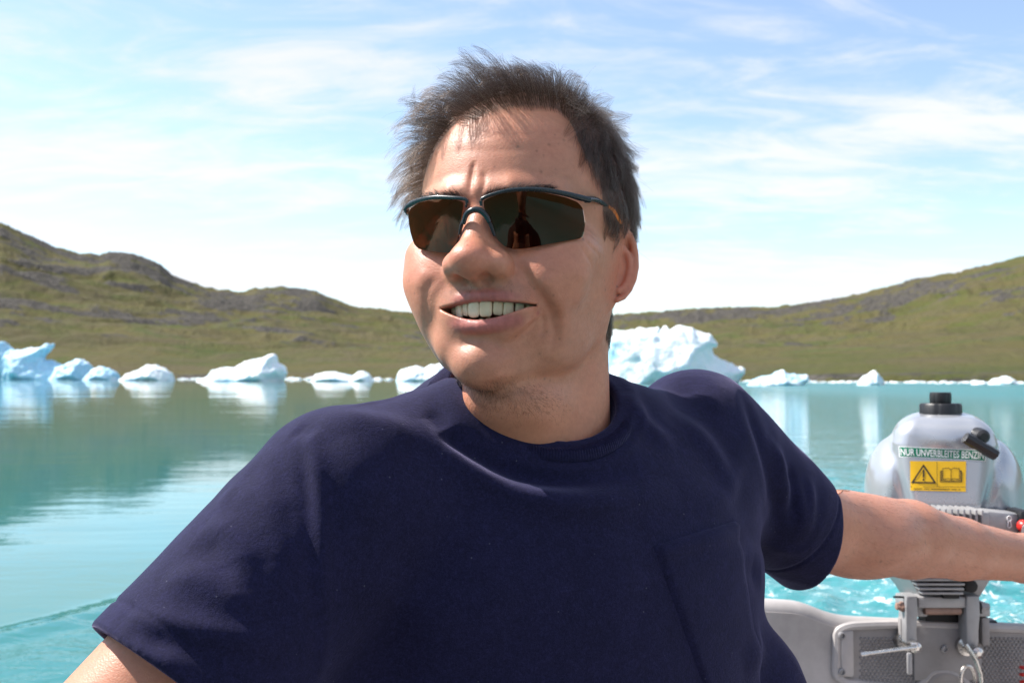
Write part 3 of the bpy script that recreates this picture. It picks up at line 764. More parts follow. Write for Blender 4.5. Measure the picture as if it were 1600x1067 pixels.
def skin_material():
    m = bpy.data.materials.new('skin'); m.use_nodes = True; q = NB(m.node_tree); p = m.node_tree.nodes['Principled BSDF']
    col = q.n('ShaderNodeAttribute', attribute_name='Col').outputs[0]
    tc = q.n('ShaderNodeTexCoord').outputs['Object']
    mott = q.noise(tc, 260, 5, .6)
    c2 = q.mix(q.mapr(mott, .3, .7), q.mix(1.0, col, (.92, .88, .87, 1), 'MULTIPLY'), q.mix(1.0, col, (1.05, 1.05, 1.04, 1), 'MULTIPLY'))
    q.set(p.inputs['Base Color'], c2)
    q.set(p.inputs['Roughness'], q.mapr(q.noise(tc, 400, 3, .6), .3, .7, .36, .56))
    p.inputs['Specular IOR Level'].default_value = .42
    p.inputs['Subsurface Weight'].default_value = .28; p.inputs['Subsurface Radius'].default_value = (1, .32, .16); p.inputs['Subsurface Scale'].default_value = .007
    p.inputs['Sheen Weight'].default_value = .03
    vo = q.n('ShaderNodeTexVoronoi'); q.set(vo.inputs['Vector'], tc); vo.inputs['Scale'].default_value = 900
    hh = q.math('ADD', q.math('MULTIPLY', vo.outputs[0], .5), q.math('MULTIPLY', q.noise(tc, 500, 5, .65), .9))
    bn = q.n('ShaderNodeBump'); bn.inputs['Strength'].default_value = .6; bn.inputs['Distance'].default_value = .00036
    q.set(bn.inputs['Height'], hh); q.set(p.inputs['Normal'], bn.outputs[0])
    return m
SKIN = skin_material()
Z_CUT = -168.
HV, HF = nets(F_head, (-100, -132, Z_CUT), (100, 118, 146), 1.9)
HV = relax(HV, HF, 2, .4)
HV, HF = subdiv(HV, HF)
HV = project(F_head, HV, .4, 2, 1.5)
HN = normals(F_head, HV, .5)
HV = sculpt(HV, HN)
# ------------------------------------------------------------------ hair
HL_PX = [(654, 262), (664, 232), (676, 204), (694, 191), (715, 192), (735, 196), (760, 183), (810, 174), (872, 177), (891, 194), (907, 229), (919, 260), (938, 291), (941, 341)]
hl_hit, hl_ok = trace_many(F_head, HL_PX)
HL = [(math.degrees(math.atan2(q[0], -q[1])), q[2]) for q, k_ in zip(hl_hit, hl_ok) if k_]
HL.sort()
az_k = [-180, -118, -112, -96, -92, -80, -74] + [a for a, z in HL] + [HL[-1][0] + 5, 84, 93, 97, 110, 116, 180]
z_k = [-52, -44, 30, 44, 38, -2, 4] + [z for a, z in HL] + [26, 22, 38, 44, 30, -44, -52]
o_ = np.argsort(az_k); az_k = np.array(az_k)[o_]; z_k = np.array(z_k)[o_]
def hair_mask(L):
    az = np.degrees(np.arctan2(L[:, 0], -L[:, 1]))
    return L[:, 2] - np.interp(az, az_k, z_k)
def head_samples(n, seed, ok):
    r = np.random.default_rng(seed)
    a, b_, c = HV[HF[:, 0]], HV[HF[:, 1]], HV[HF[:, 2]]; dd = HV[HF[:, 3]]
    ar = np.linalg.norm(np.cross(c - a, dd - b_), axis=1) * .5
    cen = HV[HF].mean(1); wgt = ar * ok(cen)
    i = r.choice(len(HF), n, p=wgt / wgt.sum()); u = r.random((n, 1)); v = r.random((n, 1))
    pts = (a[i] * (1 - u) + b_[i] * u) * (1 - v) + (dd[i] * (1 - u) + c[i] * u) * v
    return pts
def make_hair(name, curves, radii, mat, parent):
    """curves: (n, k, 3) in world metres"""
    n, k, _ = curves.shape
    hc = bpy.data.hair_curves.new(name); hc.add_curves([k] * n)
    base = np.array(parent.location) if parent is not None else np.zeros(3)
    hc.attributes['position'].data.foreach_set('vector', (curves - base).astype(np.float32).ravel())
    ra = hc.attributes.get('radius') or hc.attributes.new('radius', 'FLOAT', 'POINT')
    ra.data.foreach_set('value', np.asarray(radii, np.float32).ravel())
    hc.materials.append(mat)
    o = bpy.data.objects.new(name, hc); link(o, parent); return o
def hair_material(name, mel, grey, rough=.32):
    m = bpy.data.materials.new(name); m.use_nodes = True; nt = m.node_tree; nt.nodes.clear(); q = NB(nt)
    h = q.n('ShaderNodeBsdfHairPrincipled', parametrization='COLOR')
    info = q.n('ShaderNodeHairInfo'); rd = info.outputs['Random']
    col = q.ramp(rd, [(0, (.006, .0036, .0025)), (.5, (.012, .0075, .0052)), (1 - grey, (.024, .016, .0115)), (min(1, 1 - grey + .02), (.08, .07, .064)), (1, (.20, .185, .175))])
    q.set(h.inputs['Color'], col); h.inputs['Roughness'].default_value = rough; h.inputs['Radial Roughness'].default_value = .38
    h.inputs['Random Roughness'].default_value = .2; h.inputs['IOR'].default_value = 1.24
    q.set(q.n('ShaderNodeOutputMaterial').inputs[0], h.outputs[0]); return m
HAIR = hair_material('hair', .9, .05)
BROW = principled('brow_hair', (.012, .009, .008), .6, vary=(400, .3))
CROWN = np.array([12., 45., 146.])
def grow(roots, Nn, seed):
    """tip offset vectors for each root, in mm"""
    r = np.random.default_rng(seed); n = len(roots)
    x, y, z = roots.T
    t = roots - CROWN; t -= (t * Nn).sum(1)[:, None] * Nn; t /= np.linalg.norm(t, axis=1)[:, None] + 1e-6
    az = np.degrees(np.arctan2(x, -y))
    top = np.clip((z - 85) / 35, 0, 1); front = np.clip((-y - 5) / 55, 0, 1) * top
    left = np.clip((-x - 25) / 30, 0, 1) * np.clip((z - 5) / 40, 0, 1); right = np.clip((x - 30) / 25, 0, 1)
    back = np.clip((y - 20) / 40, 0, 1)
    L = 20 + 9 * top + 7 * front + 9 * left * (1 - back) - 1 * right - 2 * back
    L = np.where((z < 30) & (az > 0), np.minimum(L, 15 + np.clip(z, -60, 30) * .2 + 8 * back), L)
    L = np.where(az < 0, np.minimum(L, 5 + np.clip(z - 28, 0, 60) * .58), L)
    L = np.where((z < 34) & (az > 50) & (az < 96), np.minimum(L, 9.0), L)
    hm = hair_mask(roots)
    L *= np.clip(.78 + hm / 40, .7, 1) * r.uniform(.72, 1.18, n)
    lift = .26 + .16 * top + .22 * front + .26 * left - .10 * right
    lift = np.clip(lift, .12, 1.1)
    d = t * (1 - .8 * front)[:, None] + Nn * lift[:, None]
    d += front[:, None] * np.array([-.55, -.06, .34]) + top[:, None] * np.array([-.22, 0, .12])
    d += left[:, None] * np.array([-.5, -.15, -.10]) + right[:, None] * np.array([.0, .25, -.18])
    d += np.stack([vnoise(roots, .06, seed + i, 3) for i in range(3)], 1) * (.22 + .25 * front + .15 * left)[:, None]
    d += r.normal(size=(n, 3)) * .09
    # the two wind-blown tufts at the front
    for c, rad, dv, am, ln in (((-36, -70, 112), 15, (-.65, -.25, .75), 1.5, 1.15), ((-6, -66, 128), 9, (-.35, -.1, 1.0), 1.6, 1.25), ((46, -40, 122), 16, (.55, -.2, .30), .8, 1.0)):
        wg = am * np.exp(-(((roots - np.array(c)) / rad) ** 2).sum(1)); d += wg[:, None] * np.array(dv); L *= 1 + (ln - 1) * np.clip(wg, 0, 1)
    d /= np.linalg.norm(d, axis=1)[:, None]
    return d, L, lift
def strands(roots, seed, k=7, clumps=800, cw=1.0):
    r = np.random.default_rng(seed)
    Nn = normals(F_head, roots, 1.5)
    d, L, lift = grow(roots, Nn, 5)
    gi = r.choice(len(roots), clumps, replace=False); G = roots[gi]
    near = np.concatenate([((c[:, None, :] - G[None]) ** 2).sum(-1).argmin(1) for c in np.array_split(roots, 40)])
    T = np.linspace(0, 1, k)
    def line(ro, no, di, le):
        out = np.zeros((len(ro), k, 3))
        for j, t in enumerate(T):
            # leaves along the skin normal, bends to the combed direction and sags
            v = no * (t * (1 - t) * .55 + .02) + di * t + np.array([0, 0, -1.]) * .16 * t ** 3
            out[:, j] = ro + v * le[:, None]
        return out
    dg = d[gi] + r.normal(size=(clumps, 3)) * .24; dg /= np.linalg.norm(dg, axis=1)[:, None]; Lg = L[gi] * r.uniform(.72, 1.32, clumps)
    A = line(roots, Nn, d, L); B = line(G, Nn[gi], dg, Lg)
    wt = (cw * T ** 1.4)[None, :, None] * r.uniform(.45, 1.06, (len(roots), 1, 1))
    spread = (roots - G[near])[:, None, :] * (1 - .90 * T[None, :, None])
    A = A * (1 - wt) + (B[near] + spread) * wt
    wob = r.normal(size=(len(roots), 1, 3)) * (T[None, :, None] ** 2) * .6
    A = A + wob
    # keep every point outside the skin
    flat = A.reshape(-1, 3); f = F_head(flat.astype(np.float32)); inn = f < .6
    if inn.any():
        q = flat[inn]; nn_ = normals(F_head, q, 1.0); flat[inn] = q + nn_ * (.8 - f[inn])[:, None]
    return flat.reshape(len(roots), k, 3)
def hair_on(person):
    ok = lambda c: (1 / (1 + np.exp(-(hair_mask(c) - 1.5 * vnoise(c, .4, 3, 2)) * .8))) * (np.abs(ear_d(c.astype(np.float32), 1)) > 2) * (np.abs(ear_d(c.astype(np.float32), -1)) > 2) * (hair_mask(c) > -1.5) * (c[:, 2] > -100)
    ro = head_samples(36000, 4, ok)
    A = strands(ro, 9)
    tmp_ = np.array([LP(936, 314.5, -44), LP(948, 322.5, -28), LP(956, 330, -18), LP(966, 346, -6)])
    near_t = np.stack([polyd(A[:, j].astype(np.float32), tmp_)[0] for j in range(7)], 1).min(1) > 4.5
    ro, A = ro[near_t], A[near_t]
    rad = np.linspace(1, .25, 7)[None] * np.random.default_rng(2).uniform(.06, .105, (len(ro), 1)) * .001
    make_hair('hair', to_world(A), rad, HAIR, person)
    # stray single hairs standing off the rest
    r = np.random.default_rng(77); i = r.choice(len(ro), 220, replace=False); Bq = A[i].copy()
    Nn = normals(F_head, ro[i], 1.5); T = np.linspace(0, 1, 7)[None, :, None]
    Bq += (Nn[:, None, :] * r.uniform(3, 11, (220, 1, 1)) + r.normal(size=(220, 1, 3)) * 5) * T ** 1.5
    make_hair('stray_hair', to_world(Bq), np.linspace(1, .3, 7)[None] * np.full((220, 1), .00008), HAIR, person)
    # eyebrows
    rows = []; root_px = []; us = []
    for px0, py0, px1, py1, n_ in ((722, 306, 658, 303, 260), (757, 303, 862, 291, 420)):
        for _ in range(n_):
            u = r.random(); us.append((u, -1 if px1 < px0 else 1))
            root_px.append((px0 + (px1 - px0) * u + r.normal() * 1.5, py0 + (py1 - py0) * u - 3 * math.sin(u * 3.1) + 2.5 + r.normal() * 2.2))
    hits, okh = trace_many(F_head, root_px); hn = normals(F_head, hits, 1)
    for q, nn_, (u, s_), k_ in zip(hits, hn, us, okh):
        if not k_: continue
        dv = np.array([s_ * (.5 + .6 * u), 0.25, .75 - .7 * u]) + r.normal(size=3) * .25; dv /= np.linalg.norm(dv)
        dv -= nn_ * (dv @ nn_) * .8; le = r.uniform(4, 8)
        rows.append([q + nn_ * .9 * math.sin(t * 2.2) + dv * le * t for t in np.linspace(0, 1, 4)])
    rows = np.array(rows); make_hair('eyebrow', to_world(rows), np.linspace(1, .3, 4)[None] * np.full((len(rows), 1), .00009), BROW, person)
    # stubble under the chin
    okb = lambda c: np.exp(-(((c - np.array([14, -62, -103])) / np.array([34, 24, 9])) ** 2).sum(1)) + .25 * np.exp(-(((c - np.array([-6, -84, -93])) / np.array([22, 12, 7])) ** 2).sum(1)) + .16 * np.exp(-((c[:, 2] + 29) / 5) ** 2) * (np.abs(c[:, 0] - MX) < 34) * (c[:, 1] < -75)
    rb = head_samples(2400, 6, okb); nb = normals(F_head, rb, 1)
    dv = nb * .5 + np.array([.3, -.1, -.6]) + r.normal(size=rb.shape) * .45
    A2 = rb[:, None, :] + dv[:, None, :] * np.linspace(0, 1, 3)[None, :, None] * r.uniform(.8, 3.4, (len(rb), 1, 1))
    make_hair('stubble', to_world(A2), np.linspace(1, .5, 3)[None] * np.full((len(rb), 1), .000042), HAIR, person)

# ------------------------------------------------------------------ teeth
TOOTH = principled('tooth_enamel', (  .78, .64, .46), .2, spec=.5, vary=(150, .12), subsurf=True)
TOOTH.node_tree.nodes['Principled BSDF'].inputs['Subsurface Weight'].default_value = .25
TOOTH.node_tree.nodes['Principled BSDF'].inputs['Subsurface Radius'].default_value = (.8, .6, .4)
TOOTH.node_tree.nodes['Principled BSDF'].inputs['Subsurface Scale'].default_value = .002
TEETH = [TOOTH]
for c_ in ((.84, .72, .55), (.72, .57, .38)):
    t_ = TOOTH.copy(); t_.name = 'tooth_enamel'; TEETH.append(t_)
    for nd in t_.node_tree.nodes:
        if nd.type == 'MIX': nd.inputs[6].default_value = (*[v * .9 for v in c_], 1); nd.inputs[7].default_value = (*[min(1, v * 1.1) for v in c_], 1)
def tooth(person, x, z0, z1, wd, turn=0, dy=0.0, lower=False):
    mx = MX - 1
    y = -94.6 + dy + ((x - mx) / 25) ** 2 * 11 + (2.5 if lower else 0)
    slope = math.atan(2 * (x - mx) / 625 * 11)
    bm = bmesh.new(); bmesh.ops.create_icosphere(bm, subdivisions=4, radius=1)
    V = []
    hz = abs(z1 - z0) / 2; ctr = (z0 + z1) / 2; sgn = 1 if not lower else -1
    for v in bm.verts:
        c = v.co; f = (abs(c.x) ** 4 + abs(c.y) ** 3 + abs(c.z) ** 4) ** (-1 / 4)
        c = c * f; t = (1 - c.z * sgn) / 2                                # 0 at the gum, 1 at the biting edge
        xx = c.x * wd / 2 * (.90 + .11 * t ** .7); yy = c.y * (3.4 - 2.0 * t); zz = c.z * hz
        yy -= .5 * t * (1 - t) * 3
        zz += .18 * math.sin(c.x * 4 + x) * t
        V.append((xx, yy, zz))
    F = [[v.index for v in f.verts] for f in bm.faces]; bm.free()
    V = np.array(V) @ np.array(Matrix.Rotation(slope + R(turn), 3, 'Z')).T + np.array([x, y, ctr])
    return mesh('tooth', to_world(V), F, TEETH[int(abs(x * 7)) % 3], person)
def teeth_on(person):
    up = [(-22.2, -36, -45.0, 7.2, 0, 0), (-15.6, -34, -47.4, 7.6, 4, 0), (-9.0, -34, -46.4, 6.9, -6, .5), (-1.4, -34, -48.2, 9.5, 3, -.4),
          (7.6, -34, -48.0, 9.5, -3, -.3), (15.4, -34, -46.6, 7.4, 8, .6), (22.2, -34, -47.4, 7.6, 4, -.5), (28.4, -35, -44.0, 6.9, 0, 0), (33.8, -35, -42.4, 6.4, 0, 0)]
    for x, z0, z1, wd, tn, dy in up: tooth(person, x, z0, z1, wd, tn, dy)
    for i, x in enumerate((-14, -8.2, -2.7, 2.6, 8.0, 13.6, 19.6)): tooth(person, x, -58, -48.3 + .5 * math.sin(i * 2.1), 5.5 + .5 * (i in (0, 6)), 6 * math.sin(i * 1.7), 1.5, True)
    # tongue and gums behind the teeth
    V = []; 

# ------------------------------------------------------------------ sunglasses
def gl_y(x, z): return -109.0 + x * x * .0059 - (z - 22) * .22 + (z - 22) ** 2 * .0012
def GP(px, py, off=0.0):
    y = -95.
    for _ in range(8):
        q = LP(px, py, y); y = gl_y(q[0], q[2]) - off
    return q
FRAME = principled('dark_teal_plastic', (.004, .014, .018), .24, spec=.5, coat=.15, vary=(300, .15))
NOSEP = principled('black_rubber', (.008, .009, .012), .35, spec=.5, bump=(900, .0001))
ORANGE = principled('orange_rubber', (.95, .27, .04), .5, bump=(900, .0002))
def lens_material():
    m = bpy.data.materials.new('brown_lens'); m.use_nodes = True; nt = m.node_tree; nt.nodes.clear(); q = NB(nt)
    tr = q.n('ShaderNodeBsdfTransparent'); tr.inputs[0].default_value = (.23, .115, .06, 1)
    gl = q.n('ShaderNodeBsdfGlossy'); gl.inputs['Roughness'].default_value = .012; gl.inputs[0].default_value = (1, .66, .48, 1)
    fr = q.n('ShaderNodeFresnel'); fr.inputs[0].default_value = 1.62
    f = q.math('ADD', q.math('MULTIPLY', fr.outputs[0], .72), .012)
    mx = q.n('ShaderNodeMixShader'); q.set(mx.inputs[0], f); q.set(mx.inputs[1], tr.outputs[0]); q.set(mx.inputs[2], gl.outputs[0])
    q.set(q.n('ShaderNodeOutputMaterial').inputs[0], mx.outputs[0]); return m
LENS = lens_material()
R_LENS = [(756, 314), (784, 303), (815, 299), (849, 301), (883, 308.5), (902, 316), (910, 326), (913.5, 347), (911, 365), (905, 373), (862, 381), (823, 388), (802, 389), (789, 385), (778, 375), (770, 362), (760, 337)]
L_LENS = [(723, 316), (705, 312), (679, 312), (655, 317), (641, 327), (638, 339), (641, 362), (647, 381), (655, 389), (679, 394), (700, 395), (709, 391), (715, 375), (719, 352), (722, 333)]
def lens(parent, outline):
    o3 = np.array([GP(*q) for q in outline]); xz = o3[:, [0, 2]]
    # rounded outline, filled by rings towards the middle
    n = len(xz); c = xz.mean(0)
    ring = []
    for i in range(n):
        a, b_ = xz[i], xz[(i + 1) % n]; e0, e1 = xz[i - 1], xz[(i + 2) % n]
        for t in np.linspace(0, 1, 5, endpoint=False):
            cr = .5 * (2 * a + (b_ - e0) * t + (2 * e0 - 5 * a + 4 * b_ - e1) * t * t + (3 * a - e0 - 3 * b_ + e1) * t ** 3)
            ring.append(.55 * cr + .45 * (a * (1 - t) + b_ * t))
    ring = np.array(ring); m = len(ring); V = []; F = []
    K = 8
    for side in (0, 1):
        for k in range(K):
            s = 1 - k / K
            for q in ring:
                v = c + (q - c) * s; V.append((v[0], gl_y(v[0], v[1]) + (1.2 if side else 0), v[1]))
        V.append((c[0], gl_y(*c) + (1.2 if side else 0), c[1]))
    N1 = m * K + 1
    for side in (0, 1):
        o = side * N1
        for k in range(K - 1):
            for j in range(m):
                l = (j + 1) % m; f = (o + k * m + j, o + k * m + l, o + (k + 1) * m + l, o + (k + 1) * m + j); F.append(f if not side else f[::-1])
        for j in range(m):
            f = (o + (K - 1) * m + j, o + (K - 1) * m + (j + 1) % m, o + m * K); F.append(f if not side else f[::-1])
    b0 = len(V); V += V[:m] + V[N1:N1 + m]                              # a rim of its own, so that the edge stays crisp
    for j in range(m): F.append((b0 + j, b0 + m + j, b0 + m + (j + 1) % m, b0 + (j + 1) % m))
    return mesh('lens', to_world(np.array(V)), F, LENS, parent)
def sunglasses():
    g_ = empty('sunglasses', 'dark green half-rim sunglasses with brown lenses and orange tips, worn by the man', 'sunglasses', to_world(np.array([0, -104, 28])))
    lens(g_, R_LENS); lens(g_, L_LENS)
    def bar(name, pts, rr, mat, off=0, flat=1.0, parent=g_):
        mb = MB(); c3 = np.array([GP(*q[:2], off) if len(q) == 2 else np.array(q) for q in pts])
        pp = crv(c3, 6); r2 = np.interp(np.linspace(0, 1, len(pp)), np.linspace(0, 1, len(rr)), rr)
        mb.tube([to_world(q) for q in pp], r2 * .00075, 12, flat=flat); return mb.build(name, mat, parent, angle=60)
    fr = bar('frame', [(752, 322), (754, 310.5), (784, 300), (815, 296), (849, 297), (883, 303), (906, 309), (922, 313)], [1.3, 1.7, 1.9, 2.1, 2.3, 2.6, 3.0, 2.8], FRAME, .3)
    bar('frame', [(728, 324), (728, 312), (705, 309), (679, 308.5), (655, 313), (640, 320), (633, 328)], [1.3, 1.7, 1.9, 2.1, 2.3, 2.5, 2.3], FRAME, .3)
    bar('bridge', [(724, 350), (729, 335), (739, 328.5), (750, 329), (759, 337), (765, 348)], [2.0, 2.6, 3.0, 3.0, 2.6, 2.0], FRAME, 1.5)
    bar('nose_pad', [(718, 367), (721, 352), (727, 338)], [1.4, 1.8, 1.6], NOSEP, .5)
    bar('nose_pad', [(761, 340), (767, 353), (773, 369)], [1.6, 1.8, 1.4], NOSEP, .5)
    h = GP(915, 312, .3)
    E1 = LP(936, 314.5, -44); E2 = LP(948, 322.5, -28); E3 = LP(956, 330, -18); E4 = LP(966, 346, -6)
    tm = bar('temple', [tuple(h), tuple(LP(926, 311.5, -58)), tuple(E1), tuple(E2), tuple(E3)], [2.6, 2.6, 2.2, 1.9, 1.8], FRAME, flat=1.2)
    bar('temple_tip', [tuple(E2 + [.4, 0, -.3]), tuple(E3 + [.5, 0, -.3]), tuple(E4), (77, 8, 38), (74, 24, 30)], [2.4, 3.2, 2.9, 2.0, 1.4], ORANGE, parent=tm)
    hl = GP(635, 324, .3)
    tl = bar('temple', [tuple(hl), (hl[0] - 3, hl[1] + 8, hl[2] - 2), (-79, -40, 42), (-80, -15, 39)], [2.4, 2.4, 2.0, 1.8], FRAME, flat=1.2)
    bar('temple_tip', [(-80, -17, 39), (-80.5, 0, 38), (-80.5, 12, 33), (-76, 28, 14)], [2.0, 2.3, 2.0, 1.6], ORANGE, parent=tl)
    return g_
# ------------------------------------------------------------------ the man: body under the clothes
T_O = np.array([.0365, .8125, .7375])
T_M = np.array(Matrix.Rotation(R(33), 3, 'Z'))
def to_T(Wp): return (np.asarray(Wp) - T_O) @ T_M * 1000.
def T_world(L): return np.asarray(L) @ T_M.T * .001 + T_O
LT_M = (HEAD_M.T @ T_M)                                                # torso axes seen from the head frame
def loc_to_T(p): return ((p @ HEAD_M.T * .001 + HEAD_O - T_O) @ T_M * 1000.).astype(np.float32)
A1 = to_T(P(520, 785, .71)); H1 = to_T(P(288, 1086, .636)); E1 = to_T(P(246, 1078, .636)); E1 = A1 + (E1 - A1) / np.linalg.norm(E1 - A1) * 290
W1 = to_T(np.array([-.43, .68, .455])); K1 = to_T(np.array([-.53, .73, .435]))
A2, B2 = to_T(P(1086, 678, .92)), to_T(P(1385, 834, 1.06))
ARM2 = [to_T(P(*q)) for q in ((1086, 685, .92), (1262, 820, .99), (1420, 842, 1.08), (1500, 857, 1.13), (1600, 872, 1.20), (1622, 874, 1.215))]
R2 = [50, 41.5, 40.5, 33.5, 27.5, 26.5]
GRIP0, GRIP1 = P(1612, 832, 1.26), P(1760, 880, 1.17)                  # tiller grip axis
def hand(q, wrist, knuck, across, up, curl, grip=None):
    """palm and five bent fingers; q in mm, all directions unit vectors"""
    f = knuck - wrist; ln = np.linalg.norm(f); f = f / ln
    d = None
    for i, (o, L, r) in enumerate(((-27, 66, 8.2), (-9, 76, 8.6), (9, 72, 8.2), (27, 56, 7.4))):
        k = knuck + across * o - f * (3 if i in (0, 3) else 0) * (1 + (i == 3))
        m = cone(q, wrist + across * o * .55, k, 13, 10)
        a = k.copy(); dirv = f.copy(); seg = [k]
        for s, frac in enumerate((.45, .31, .24)):
            c = R(curl[s] + 3 * i); dirv = dirv * math.cos(c) - up * math.sin(c) if s == 0 else dirv * math.cos(c) + np.cross(across, dirv) * math.sin(c) * np.sign(np.dot(np.cross(across, f), -up))
            a = a + dirv * L * frac * 1.15; seg.append(a)
        fg = chain(q, seg, [r, r * .95, r * .86, r * .74], 2)
        d = smin(m, fg, 4) if d is None else smin(smin(d, m, 7), fg, 3)
    th0 = wrist + f * 22 - across * 22
    t1 = th0 + (f * .55 - across * .6 - up * .5) * 38; t2 = t1 + (f * .75 - up * .55 + across * .25) * 30; t3 = t2 + (f * .6 - up * .6 + across * .5) * 24
    return smin(d, chain(q, [th0, t1, t2, t3], [13, 11, 9.5, 7.5], 3), 6)
def unit(v): return v / np.linalg.norm(v)
fw2 = unit(ARM2[5] - ARM2[4]); WR2 = ARM2[5] + fw2 * 8
AC2 = unit(to_T(GRIP1) - to_T(GRIP0)); AC2 = unit(AC2 - fw2 * (AC2 @ fw2) * .6); UP2 = unit(np.cross(AC2, fw2)); UP2 = UP2 if UP2[2] > 0 else -UP2
fw1 = unit(K1 - W1); AC1 = unit(np.cross(fw1, np.array([0, 0, 1.]))); UP1 = unit(np.cross(AC1, fw1)); UP1 = UP1 if UP1[2] > 0 else -UP1
def F_body(p):
    t = loc_to_T(p)
    d = ell(t, (0, 5, -120), (150, 98, 170))
    d = smin(d, ell(t, (0, 0, -330), (140, 105, 190)), 50)
    for s in (-1, 1): d = smin(d, cone(t, (s * 55, 5, 35), (s * 170, 0, -20), 48, 48), 35)
    d = smin(d, ell(t, (0, 10, -470), (165, 120, 95)), 40)
    nk = smin(cone(p, (-3, 30, -30), (-3, 40, -185), 59, 64), cone(p, (-3, 0, -75), (-2, 12, -190), 46, 54), 14)
    d = smin(d, nk, 25)
    # his right arm, resting forward on the gunwale
    d = smin(d, chain(t, [A1, E1, W1], [52, 43, 27], 12), 25)
    far = np.where(((t - np.float32(W1)) ** 2).sum(1) < 240 ** 2)[0]
    if len(far): d[far] = smin(d[far], hand(t[far], W1.astype(np.float32), K1.astype(np.float32), AC1.astype(np.float32), UP1.astype(np.float32), (14, 22, 12)), 10)
    # his left arm, reaching back to the tiller
    d = smin(d, chain(t, ARM2, R2, 10), 22)
    m = ARM2[2] * .5 + ARM2[1] * .5
    d = smin(d, ell(t, m + np.array([0, 0, -10.]), (60, 52, 34), T_M.T @ np.array(Matrix.Rotation(R(0), 3, 'Z'))), 20)
    far = np.where(((t - np.float32(WR2)) ** 2).sum(1) < 240 ** 2)[0]
    if len(far): d[far] = smin(d[far], hand(t[far], WR2.astype(np.float32), (WR2 + fw2 * 72).astype(np.float32), AC2.astype(np.float32), UP2.astype(np.float32), (62, 78, 50)), 10)
    # thighs of the seated man
    for s, e in ((-85, (-150, -400, -520)), (85, (120, -420, -520))): d = smin(d, cone(t, (s, -20, -500), e, 82, 62), 30)
    return d
BV, BF = nets(F_body, (-330, -480, -760), (620, 800, Z_CUT + 1), 6.0, 5)
BV = relax(BV, BF, 2, .4); BV, BF = subdiv(BV, BF); BV = project(F_body, BV, .8, 2, 3)
def rim(V, F, z, tol):
    E = np.concatenate([F[:, [i, (i + 1) % 4]] for i in range(4)]); k = np.sort(E, 1); key = k[:, 0].astype(np.int64) * len(V) + k[:, 1]
    u, inv, c = np.unique(key, return_inverse=True, return_counts=True)
    e = E[c[inv] == 1]; vs = np.unique(e)
    vs = vs[np.abs(V[vs, 2] - z) < tol]
    cen = V[vs].mean(0); an = np.arctan2(V[vs, 1] - cen[1], V[vs, 0] - cen[0]); return vs[np.argsort(an)], np.sort(an)
def person_mesh():
    ra, aa = rim(HV, HF, Z_CUT, 6); rb, ab = rim(BV, BF, Z_CUT, 16)
    C1 = body_color(HV, HN)
    hm = np.clip((hair_mask(HV) + 1) / 8, 0, 1) * (ear_d(HV.astype(np.float32), 1) > 1.5) * (ear_d(HV.astype(np.float32), -1) > 1.5) * (HV[:, 2] > -90)
    C1 = C1 * (1 - .8 * hm[:, None]) + np.array([.03, .02, .015]) * .8 * hm[:, None]
    n = len(BV); C2 = np.tile(np.array([.525, .226, .138]), (n, 1)) * (1 + .07 * vnoise(BV, .02, 13, 4))[:, None]
    t = loc_to_T(BV.astype(np.float32)); el = np.exp(-(np.linalg.norm(t - ARM2[2], axis=1) / 70) ** 2)
    C2 = C2 * (1 - .35 * el[:, None]) + np.array([.40, .175, .11]) * .35 * el[:, None]
    r = np.random.default_rng(5); cand = np.where(BV[:, 0] > 190)[0]
    for i in r.choice(cand, 60):
        d = np.linalg.norm(BV - BV[i], axis=1); w_ = r.uniform(.3, .7) * np.exp(-(d / r.uniform(1.2, 2.4)) ** 2); C2 = C2 * (1 - w_[:, None]) + np.array([.15, .07, .045]) * w_[:, None]
    V = np.vstack([HV, BV]); off = len(HV); F = [HF, BF + off]
    # zip the two open rims of the neck together
    Z = []; i = j = 0; na, nb = len(ra), len(rb)
    while i < na or j < nb:
        va, vb = ra[i % na], rb[j % nb] + off
        ta = aa[i] if i < na - 0 else 99; tb = ab[j] if j < nb else 99
        if ta <= tb: Z.append((va, ra[(i + 1) % na], vb)); i += 1
        else: Z.append((va, rb[(j + 1) % nb] + off, vb)); j += 1
    Fl = np.vstack(F)
    o = mesh('person', to_world(V), Fl, SKIN, None, True)
    me = o.data; bm = bmesh.new(); bm.from_mesh(me); bm.verts.ensure_lookup_table()
    for f in Z:
        try: bm.faces.new([bm.verts[int(k)] for k in f]).smooth = True
        except ValueError: pass
    bm.to_mesh(me); bm.free()
    color_attr(o, 'Col', np.vstack([C1, C2]))
    o['label'] = 'smiling man in navy t-shirt and sunglasses sitting in the boat, hand on tiller'; o['category'] = 'person'
    return o

# ------------------------------------------------------------------ the navy T-shirt
H2 = to_T(P(1254, 832, .985))
ax2 = unit(H2 - A2); ax1 = unit(H1 - A1)
CF, CR_, CL_ = to_T(P(835, 696, .735)), to_T(P(955, 612, .825)), to_T(P(704, 614, .785))
COL_C = (CR_ + CL_) / 2; CUX = unit(CR_ - CL_); CN = unit(np.cross(CUX, COL_C - CF)); CN = CN if CN[2] > 0 else -CN
CUY = unit(np.cross(CN, CUX)); CUY = CUY if CUY @ (COL_C - CF) > 0 else -CUY
C_RX, C_RY = np.linalg.norm(CR_ - CL_) / 2, (COL_C - CF) @ CUY
def coll(t):
    q = t - COL_C.astype(np.float32); h = q @ CN.astype(np.float32)
    return np.sqrt((q @ CUX.astype(np.float32) / C_RX) ** 2 + (q @ CUY.astype(np.float32) / C_RY) ** 2) * (C_RX + C_RY) / 2, h
BUNCH, FLANK = to_T(P(1150, 1095, .87)), to_T(P(505, 1120, .72))
